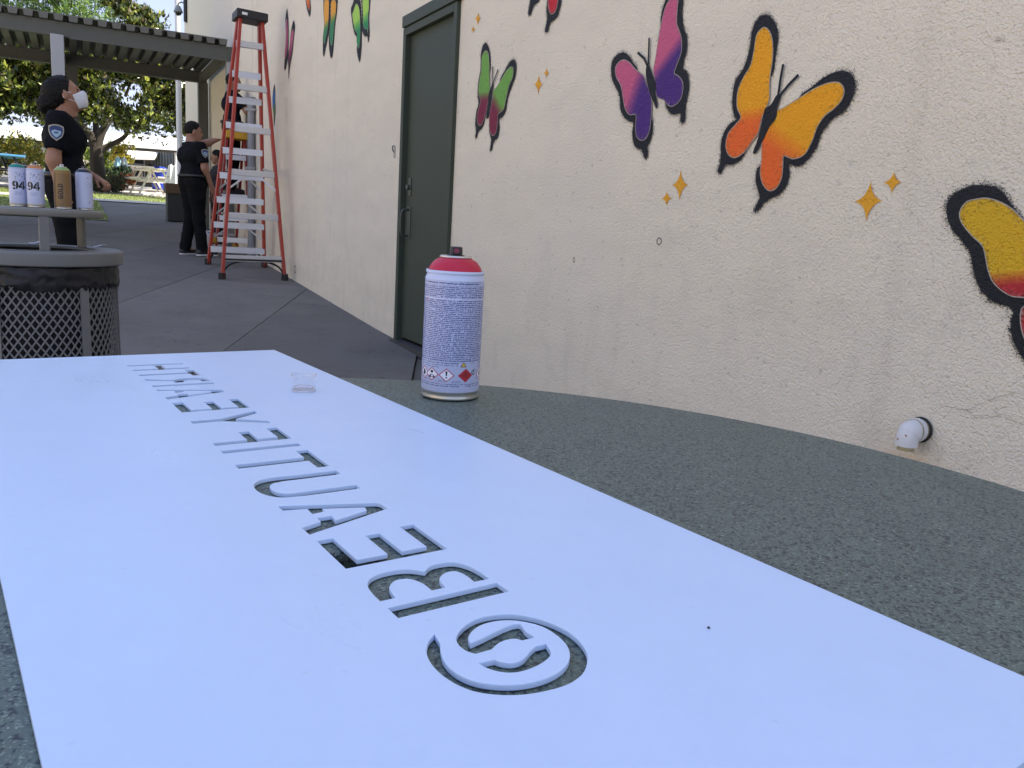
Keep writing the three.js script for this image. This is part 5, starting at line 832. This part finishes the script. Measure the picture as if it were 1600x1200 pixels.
{
  // stands on the third tread of the small ladder, facing the wall
  const m = onS(363, 303, 5.85);
  const r = figure('person in dark clothes standing on the shorter ladder and spray painting the wall', m, heading(66), 1.50, {
    shR: V(-0.17, 1.385, 0.02), elR: V(-0.20, 1.17, 0.19), wrR: V(-0.10, 1.27, 0.42), shL: V(0.17, 1.39, 0.02), elL: V(0.18, 1.34, 0.24), wrL: V(0.06, 1.42, 0.47), head: V(0, 1.575, 0.03)
  }, { skin: [0.25, 0.12, 0.075], pitch: 0.02, shirt: [0.008, 0.009, 0.016], trousers: [0.008, 0.008, 0.010], build: 1.12, sleeve: 0.75, sole: [0.02, 0.02, 0.02], hand: { R: { n: V(0.7, 0, 0.7), curl: 1.1 }, L: { n: V(-0.7, -0.4, 0.5), curl: 1.0 } } });
  r.g.updateMatrixWorld(); climberHand = [V(-0.07, 1.27, 0.50), V(0.04, 1.44, 0.55)].map(p => r.g.localToWorld(p.multiplyScalar(r.q)));
  sprayCan('pale blue spray can held by the person on the shorter ladder', climberHand[0].clone().add(V(0, -0.13, 0)), 1, { color: [0.45, 0.50, 0.62], dome: [0.02, 0.02, 0.02], nozzle: [0.02, 0.02, 0.02] });
  const cl = thing('red_cloth', 'red cloth held against the wall by the person on the shorter ladder', 'cloth', climberHand[1]);
  const bn = makeNoise(16, 4); const gq = new THREE.IcosahedronGeometry(0.06, 3), pq = gq.attributes.position; for (let i = 0; i < pq.count; i++) { const k = 0.7 + 0.7 * bn(pq.getX(i) * 6 + 0.5, pq.getY(i) * 6 + pq.getZ(i) * 4 + 0.5); pq.setXYZ(i, pq.getX(i) * k * 1.2, pq.getY(i) * k * 0.8, pq.getZ(i) * k * 0.7); } gq.computeVertexNormals(); mesh('fold', gq, mat([0.22, 0.012, 0.015], 0.8), cl);
}
{
  const p = sd(6.7, toD(onS(341, 330, 6.7)));
  figure('short person in a dark grey shirt half hidden behind the standing one', p, heading(-120), 1.30, {}, { skin: [0.27, 0.14, 0.09], shirt: [0.035, 0.035, 0.042], trousers: [0.012, 0.012, 0.016], build: 1.1, untucked: true, sleeve: 0.7, pitch: -0.15, yaw: -0.3 });
}
// ------------------------------------------------------------------ far side: trees, bushes, shelters, tables
function leafGeo(L, w, fold) {                          // pointed, slightly folded leaf of four faces, base at the origin, along +y
  const g = new THREE.BufferGeometry(); g.setAttribute('position', new THREE.Float32BufferAttribute([0, 0, 0, -w, L * 0.5, fold, 0, L * 0.5, 0, w, L * 0.5, fold, 0, L, -fold * 0.5], 3));
  g.setAttribute('uv', new THREE.Float32BufferAttribute([0.5, 0, 0, 0.5, 0.5, 0.5, 1, 0.5, 0.5, 1], 2)); g.setIndex([0, 2, 1, 0, 3, 2, 1, 2, 4, 2, 3, 4]); g.computeVertexNormals(); return g;
}
const leafMat = (rough) => new THREE.MeshPhysicalMaterial({ color: 0xffffff, roughness: rough, side: THREE.DoubleSide });
function foliage(parent, name, clumps, per, geo, m, tones, opt = {}) {
  const n = clumps.length * per, im = new THREE.InstancedMesh(geo, m, n), q = new THREE.Quaternion(), e = new THREE.Euler(), mt = new THREE.Matrix4(), s = V(1, 1, 1), p = V(0, 0, 0), o = parent.position, c = new THREE.Color(); let k = 0;
  for (const [x, y, z, r] of clumps) {
    const sprigs = []; for (let i = 0; i < Math.max(4, per / 9); i++) { const d = V(gauss(), gauss() * 0.8, gauss()); d.multiplyScalar(r * 0.62); sprigs.push(d); }
    for (let i = 0; i < per; i++) {
      const sp = sprigs[i % sprigs.length], j = r * 0.13; p.set(x + sp.x + gauss() * j - o.x, y + sp.y + gauss() * j - o.y, z + sp.z + gauss() * j - o.z);
      e.set(rr(-1.5, 1.5) + (opt.droop || 0), rr(0, 6.28), rr(-1.2, 1.2)); q.setFromEuler(e); const sc = rr(0.5, 1.3); s.set(sc, sc, sc);
      im.setMatrixAt(k, mt.compose(p, q, s)); const t = tones[Math.floor(rnd() * tones.length)], v = rr(0.75, 1.25); im.setColorAt(k, c.setRGB(t[0] * v, t[1] * v, t[2] * v)); k++;
    }
  }
  im.userData.kind = 'stuff'; im.name = name; im.castShadow = im.receiveShadow = true; parent.add(im); return im;
}
const bark = mat([0.050, 0.041, 0.033], 0.9, { bumpMap: rep(concreteTex, 3, 1), bumpScale: 0.02 });
function limb(pts, r0, r1, n = 10) {                    // tapered tube
  const c = new THREE.CatmullRomCurve3(pts), g = new THREE.TubeGeometry(c, 20, 1, n), p = g.attributes.position, P = V(0, 0, 0);
  for (let i = 0; i <= 20; i++) { c.getPointAt(i / 20, P); const r = r0 + (r1 - r0) * (i / 20); for (let j = 0; j <= n; j++) { const k = i * (n + 1) + j; p.setXYZ(k, P.x + (p.getX(k) - P.x) * r, P.y + (p.getY(k) - P.y) * r, P.z + (p.getZ(k) - P.z) * r); } }
  g.computeVertexNormals(); return g;
}
{   // big glossy tree
  const base = onGround(153, 299), dist = Math.hypot(base.x, base.z), g = thing('magnolia_tree', 'large tree with glossy dark leaves and a thick forked trunk beyond the lawn', 'tree', base), A = (px, py, dd = 0) => atDist(px, py, dist + dd).sub(base);
  mesh('trunk', [limb([V(0, -0.2, 0), A(153, 270), A(151, 245), A(150, 228)], 0.24, 0.17), limb([A(150, 232), A(140, 210), A(118, 190), A(95, 150, 1)], 0.13, 0.05), limb([A(151, 230), A(160, 205), A(175, 180), A(188, 150, 0.5)], 0.13, 0.05), limb([A(150, 238), A(170, 228), A(196, 212, -0.5), A(203, 196, -0.5), A(222, 160, -1)], 0.09, 0.03), limb([A(151, 232), A(150, 200, 1), A(148, 150, 2), A(150, 90, 2)], 0.12, 0.04), limb([A(149, 228), A(125, 222, 0.5), A(100, 208, 1), A(60, 180, 1.5)], 0.08, 0.03), limb([A(196, 150, 0.5), A(207, 120, 0), A(215, 80, 0)], 0.045, 0.02)], bark, g);
  const cl = [], top = x => x < 175 ? -40 : x < 222 ? -40 + (x - 175) * 0.85 : (x - 222) * 1.15 + 4, low = x => x < 20 ? 184 : x < 70 ? 190 : x < 130 ? 186 : x < 175 ? 184 : x < 215 ? 200 : x < 262 ? 205 : 210;
  for (let px = -120; px < 330; px += 20) for (let py = -40; py < 230; py += 20) {
    const x = px + rr(-9, 9), y = py + rr(-9, 9); if (y < top(x) + 16 || (x < 185 && y < 70) || y > low(x) + rr(-6, 6)) continue;
    if (Math.hypot(x - 194, y - 150) < 24) continue; if (Math.hypot(x - 22, y - 178) < 12) continue;
    for (const dd of [rr(-2.6, -1.2), rr(0.4, 3.2)]) { if (dd > 0 && rnd() < 0.25) continue; const p = atDist(x, y, dist + dd); cl.push([p.x, p.y, p.z, rr(0.42, 0.68)]); }
  }
  foliage(g, 'crown', cl, 250, leafGeo(0.165, 0.038, 0.016), leafMat(0.24), [[0.045, 0.065, 0.012], [0.065, 0.09, 0.016], [0.035, 0.052, 0.010], [0.17, 0.20, 0.03], [0.26, 0.28, 0.05], [0.09, 0.07, 0.025]]);  // the palest leaf tones imitate sun glints in the crown
}
function crownTree(label, px, pyBase, dist, pts, per, geo, m, tones, opt) {
  const b = atDist(px, pyBase, dist), g = thing(opt.name || 'tree', label, opt.cat || 'tree', b); const cl = [];
  const list = typeof pts === 'function' ? pts() : pts; for (const [x, y, dd, r] of list) { const p = atDist(x, y, dist + dd); cl.push([p.x, p.y, p.z, r]); }
  if (opt.trunk) mesh('trunk', limb([V(0, 0, 0), V(0.1, opt.trunk * 0.5, 0), V(0, opt.trunk, 0.1)], opt.tr || 0.22, 0.08), bark, g);
  foliage(g, 'crown', cl, per, geo, m, tones, opt); return g;
}
crownTree('tall bright green feathery tree above the canopy roof', 100, 290, 37, () => { const l = []; for (let x = -60; x < 195; x += 20) for (let y = -130; y < 34; y += 18) { if (y > 44 - 0.05 * x || x > 196 + y * 0.2) continue; l.push([x + rr(-8, 8), y + rr(-8, 8), rr(-2, 3), rr(0.5, 0.9)]); } return l; }, 200, leafGeo(0.24, 0.022, 0.01), leafMat(0.6), [[0.12, 0.22, 0.03], [0.08, 0.16, 0.02], [0.20, 0.30, 0.05], [0.04, 0.09, 0.015]], { name: 'feathery_tree', trunk: 8, droop: 0.4 });
const yel = [[0.30, 0.28, 0.03], [0.22, 0.25, 0.03], [0.40, 0.30, 0.03], [0.12, 0.17, 0.02]];
crownTree('sunlit yellow green bush left of the person with the bun', 28, 288, 31, () => { const l = []; for (let x = -40; x < 75; x += 13) for (let y = 228; y < 270; y += 12) l.push([x + rr(-5, 5), y + rr(-5, 5) - 8 * Math.sin(x * 0.08), rr(-1, 1), rr(0.3, 0.5)]); return l; }, 170, leafGeo(0.11, 0.028, 0.01), leafMat(0.7), yel, { name: 'bush', cat: 'bush', trunk: 1.0, tr: 0.06 });
crownTree('light green bush behind the thick forked trunk', 165, 292, 33, () => { const l = []; for (let x = 128; x < 182; x += 11) for (let y = 236; y < 275; y += 12) l.push([x + rr(-4, 4), y + rr(-5, 5), rr(-1, 1), rr(0.3, 0.45)]); return l; }, 160, leafGeo(0.11, 0.028, 0.01), leafMat(0.7), [[0.16, 0.24, 0.03], [0.24, 0.30, 0.04], [0.10, 0.16, 0.02]], { name: 'bush', cat: 'bush', trunk: 0.8, tr: 0.05 });
crownTree('small yellow leaved tree by the folded blue umbrellas', 186, 292, 30.5, () => { const l = []; for (let i = 0; i < 16; i++) l.push([rr(180, 203), rr(228, 250), rr(-0.6, 0.6), rr(0.18, 0.3)]); return l; }, 80, leafGeo(0.10, 0.03, 0.01), leafMat(0.7), [[0.48, 0.36, 0.03], [0.40, 0.33, 0.03], [0.28, 0.28, 0.03]], { name: 'small_tree', trunk: 1.1, tr: 0.04 });
crownTree('dark low hedge at the foot of the thick trunk', 165, 300, 26.2, () => { const l = []; for (let x = 146; x < 192; x += 7) for (let y = 282; y < 299; y += 7) l.push([x + rr(-2, 2), y + rr(-2, 2), rr(-0.5, 0.6), rr(0.16, 0.24)]); return l; }, 120, leafGeo(0.08, 0.022, 0.008), leafMat(0.8), [[0.05, 0.05, 0.03], [0.08, 0.065, 0.045], [0.05, 0.07, 0.03]], { name: 'hedge', cat: 'hedge' });
crownTree('dark green plants below the folded blue umbrellas', 186, 284, 28, () => { const l = []; for (let x = 172; x < 202; x += 7) for (let y = 268; y < 281; y += 6) l.push([x + rr(-2, 2), y + rr(-2, 2), rr(-0.3, 0.3), rr(0.14, 0.2)]); return l; }, 110, leafGeo(0.10, 0.022, 0.008), leafMat(0.8), [[0.02, 0.045, 0.015], [0.03, 0.06, 0.02]], { name: 'plant_bed', cat: 'plants' });
crownTree('orange red flowers left of the white picnic tables', 190, 292, 27, () => { const l = []; for (let x = 180; x < 208; x += 5) for (let y = 279; y < 289; y += 4) l.push([x + rr(-2, 2), y + rr(-2, 2) + (x > 192 ? -2 : 3), rr(-0.3, 0.3), rr(0.1, 0.16)]); return l; }, 60, leafGeo(0.07, 0.03, 0.01), leafMat(0.7), [[0.55, 0.16, 0.07], [0.45, 0.10, 0.05], [0.55, 0.25, 0.12], [0.10, 0.12, 0.04]], { name: 'flower_bed', cat: 'flowers' });
// boxes placed by the pixels of their front face on the plane s
function sBox(s, x0, y0, x1, y1, depth, o) {
  const mx = (x0 + x1) / 2, my = (y0 + y1) / 2, dA = toD(onS(x0, my, s)), dB = toD(onS(x1, my, s)), yA = onS(mx, y0, s).y, yB = onS(mx, y1, s).y;
  const g = new THREE.BoxGeometry(Math.abs(dB - dA), Math.abs(yA - yB), depth); g.applyMatrix4(new THREE.Matrix4().makeBasis(D, V(0, 1, 0), D.clone().cross(V(0, 1, 0)))); const p = sd(s + depth / 2, (dA + dB) / 2, (yA + yB) / 2).sub(o); return g.translate(p.x, p.y, p.z);
}
function sQuad(pts, thick, o) {                         // slab from four (px, py, s) corners
  const c = pts.map(([x, y, s]) => onS(x, y, s).sub(o)); return quadPrism(c, thick);
}
{   // open shelter with a white sloping roof
  const g = thing('shelter', 'long open shelter with a bright white sloping roof and thin posts', 'shelter', sd(28, -1.0)), o = g.position;
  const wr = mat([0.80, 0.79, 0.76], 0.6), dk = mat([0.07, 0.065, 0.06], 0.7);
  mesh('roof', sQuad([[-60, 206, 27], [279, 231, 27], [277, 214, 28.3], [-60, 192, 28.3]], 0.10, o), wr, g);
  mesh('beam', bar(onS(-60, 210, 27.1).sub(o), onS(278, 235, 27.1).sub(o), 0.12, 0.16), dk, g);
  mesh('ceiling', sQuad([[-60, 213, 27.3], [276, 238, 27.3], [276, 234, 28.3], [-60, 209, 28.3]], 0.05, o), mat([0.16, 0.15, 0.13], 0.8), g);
  for (const [px, py, s, m] of [[177.5, 226, 27.2, 0], [275, 232, 27.2, 1], [12, 214, 27.2, 0]]) { const t = onS(px, py, s), d = toD(t); mesh('post', rod(sd(s, d).sub(o), sd(s, d, t.y).sub(o), 0.06, 0.06, 12), m ? M.white : mat([0.45, 0.46, 0.46], 0.5), g); }
}
{   // classroom building behind
  const g = thing('classroom_building', 'beige classroom building with a white awning and a dark glass door', 'building', sd(31, 0.2)), o = g.position;
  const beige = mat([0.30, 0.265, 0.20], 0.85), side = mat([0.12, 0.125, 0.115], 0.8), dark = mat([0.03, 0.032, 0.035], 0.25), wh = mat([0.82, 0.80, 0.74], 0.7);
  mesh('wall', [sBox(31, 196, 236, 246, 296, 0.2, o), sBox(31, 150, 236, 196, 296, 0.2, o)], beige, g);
  const dr = mesh('door', sBox(30.95, 208, 247, 225, 284, 0.04, o), dark, g); mesh('door_frame', [sBox(30.9, 206.3, 245, 208, 284, 0.1, o), sBox(30.9, 225, 245, 226.6, 284, 0.1, o), sBox(30.9, 206.3, 244, 226.6, 246.5, 0.1, o)], M.white, dr); mesh('glazing_bar', sBox(30.9, 208, 256, 225, 257.4, 0.08, o), M.white, dr);
  mesh('vent', rod(onS(234, 258, 30.98).sub(o), onS(234, 258, 30.85).sub(o), 0.07, 0.07, 16), dark, g);
  mesh('awning', sQuad([[205, 246, 29.4], [241, 247, 29.4], [253, 230, 31], [187, 226, 31]], 0.07, o), wh, g);
  // side wing with upright battens, running towards the viewer
  const A = onS(242, 292, 30.9), B = onS(283, 296, 28.6), w = [], H = onS(242, 236, 30.9).y;
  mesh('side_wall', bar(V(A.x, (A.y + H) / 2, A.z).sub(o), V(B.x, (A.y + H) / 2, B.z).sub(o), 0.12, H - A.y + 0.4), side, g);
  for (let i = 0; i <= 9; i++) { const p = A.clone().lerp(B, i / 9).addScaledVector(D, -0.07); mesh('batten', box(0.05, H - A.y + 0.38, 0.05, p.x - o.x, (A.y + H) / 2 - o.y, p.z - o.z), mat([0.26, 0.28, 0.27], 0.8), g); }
  mesh('roof', sQuad([[100, 222, 31], [285, 228, 31], [285, 222, 36], [100, 215, 36]], 0.15, o), mat([0.4, 0.38, 0.34], 0.8), g);
}
{   // cream building far left
  const g = thing('cream_building', 'cream sunlit building behind the yellow bush at the left edge', 'building', sd(40, -9)), o = g.position;
  mesh('wall', sBox(40, -120, 206, 140, 272, 0.3, o), mat([0.66, 0.60, 0.48], 0.8), g);
  mesh('eave', sBox(39.5, -120, 203, 140, 208, 1.0, o), mat([0.5, 0.48, 0.42], 0.8), g);
  for (const x of [18, 27, 50, 68, 90]) { const wn = mesh('window', sBox(39.9, x, 222, x + 7, 232, 0.12, o), mat([0.06, 0.07, 0.08], 0.2), g); mesh('sill', sBox(39.8, x - 1, 232, x + 8, 233.2, 0.2, o), M.white, wn); }
}
function picnicTable(label, p, turn, col, legCol, name = 'picnic_table') {
  const g = thing(name, label, 'picnic table', p, turn), m = mat(col, 0.6), lm = mat(legCol, 0.6);
  const plank = (w, y, z) => box(1.6, 0.045, w, 0, y, z, 0.008);
  mesh('table_top', [plank(0.75, 0.74, 0)], m, g); for (const z of [-0.62, 0.62]) mesh('bench', [plank(0.28, 0.45, z)], m, g);
  for (const x of [-0.6, 0.6]) mesh('leg_frame', [bar(V(x, 0, -0.5), V(x, 0.72, -0.15), 0.05, 0.05), bar(V(x, 0, 0.5), V(x, 0.72, 0.15), 0.05, 0.05), bar(V(x, 0.42, -0.7), V(x, 0.42, 0.7), 0.05, 0.05), bar(V(x, 0.02, -0.62), V(x, 0.02, 0.62), 0.05, 0.04)], lm, g);
  mesh('brace', [bar(V(-0.6, 0.4, 0), V(0, 0.7, 0), 0.04, 0.04), bar(V(0.6, 0.4, 0), V(0, 0.7, 0), 0.04, 0.04)], lm, g); return g;
}
const cream = [0.78, 0.74, 0.66];
picnicTable('cream picnic table in the sun nearest the lawn, right of the orange flowers', onGround(238, 306), WT + 0.15, cream, cream);
picnicTable('cream picnic table behind another one, in front of the dark glass door', onGround(222, 299), WT - 0.1, cream, [0.3, 0.28, 0.25]);
picnicTable('blue topped picnic table in shade at the left edge', atDist(6, 296, 24).setY(groundY(20)), WT + 0.2, [0.07, 0.25, 0.45], [0.02, 0.02, 0.025]);
{
  const p = onGround(250, 297), g = thing('plastic_bin', 'bright blue plastic bin by the picnic tables', 'bin', p), m = mat([0.012, 0.045, 0.42], 0.45);
  mesh('bin_body', new THREE.CylinderGeometry(0.30, 0.25, 0.62, 20).translate(0, 0.33, 0), m, g); mesh('bin_lid', lathe([[0, 0.80], [0.16, 0.78], [0.31, 0.70], [0.33, 0.64], [0, 0.64]], 24), m, g); mesh('flap', box(0.2, 0.12, 0.03, 0, 0.73, 0.24, 0.005), mat([0.01, 0.03, 0.3], 0.5), g);
}
function foldedUmbrella(label, px, py0, py1, dist, col) {
  const b = atDist(px, py1, dist), t = atDist(px, py0, dist), h = t.y - b.y, g = thing('folded_umbrella', label, 'umbrella', b), pts = [];
  mesh('umbrella_pole', rod(V(0, -0.3, 0), V(0, h, 0), 0.022, 0.022, 10), M.white, g);
  const geo = new THREE.CylinderGeometry(0.05, 0.15, h * 0.78, 28, 8, true), p = geo.attributes.position; for (let i = 0; i < p.count; i++) { const a = Math.atan2(p.getX(i), p.getZ(i)), k = 1 + 0.28 * Math.sin(a * 6); p.setX(i, p.getX(i) * k); p.setZ(i, p.getZ(i) * k); } geo.translate(0, h * 0.6, 0); geo.computeVertexNormals();
  mesh('canopy_cloth', geo, mat(col, 0.8), g); mesh('finial', new THREE.SphereGeometry(0.035, 10, 8).translate(0, h, 0), M.white, g); mesh('tie_strap', new THREE.TorusGeometry(0.11, 0.012, 6, 20).rotateX(Math.PI / 2).translate(0, h * 0.5, 0), mat([0.5, 0.5, 0.5], 0.7), g);
}
foldedUmbrella('folded light blue umbrella, left one of the two near the yellow leaved tree', 185, 246, 274, 29, [0.35, 0.60, 0.72]);
foldedUmbrella('folded blue and white umbrella, right one of the two near the yellow leaved tree', 194.5, 247, 278, 28.6, [0.55, 0.66, 0.72]);
foldedUmbrella('folded white umbrella standing left of the shelter post', 267.5, 258, 294, 25, [0.78, 0.76, 0.72]);
foldedUmbrella('folded white umbrella right beside the man in black by the shelter post', 275.5, 258, 297, 24.6, [0.78, 0.76, 0.72]);
{   // square bin with a brown top
  const p = onGround(277, 346), g = thing('square_bin', 'dark square bin with a brown top partly hidden by the standing man', 'bin', p, WT), k = Math.hypot(p.x, p.z) / F, h = 52 * k;
  mesh('bin_body', box(0.36, h - 0.18, 0.36, 0, (h - 0.18) / 2, 0, 0.01), mat([0.03, 0.034, 0.036], 0.6), g); mesh('bin_top', box(0.42, 0.18, 0.42, 0.0, h - 0.09, 0, 0.015), mat([0.12, 0.075, 0.045], 0.6), g); mesh('opening', box(0.22, 0.09, 0.02, 0, h - 0.09, 0.205), M.black, g);
}
renderer.render(scene, camera);
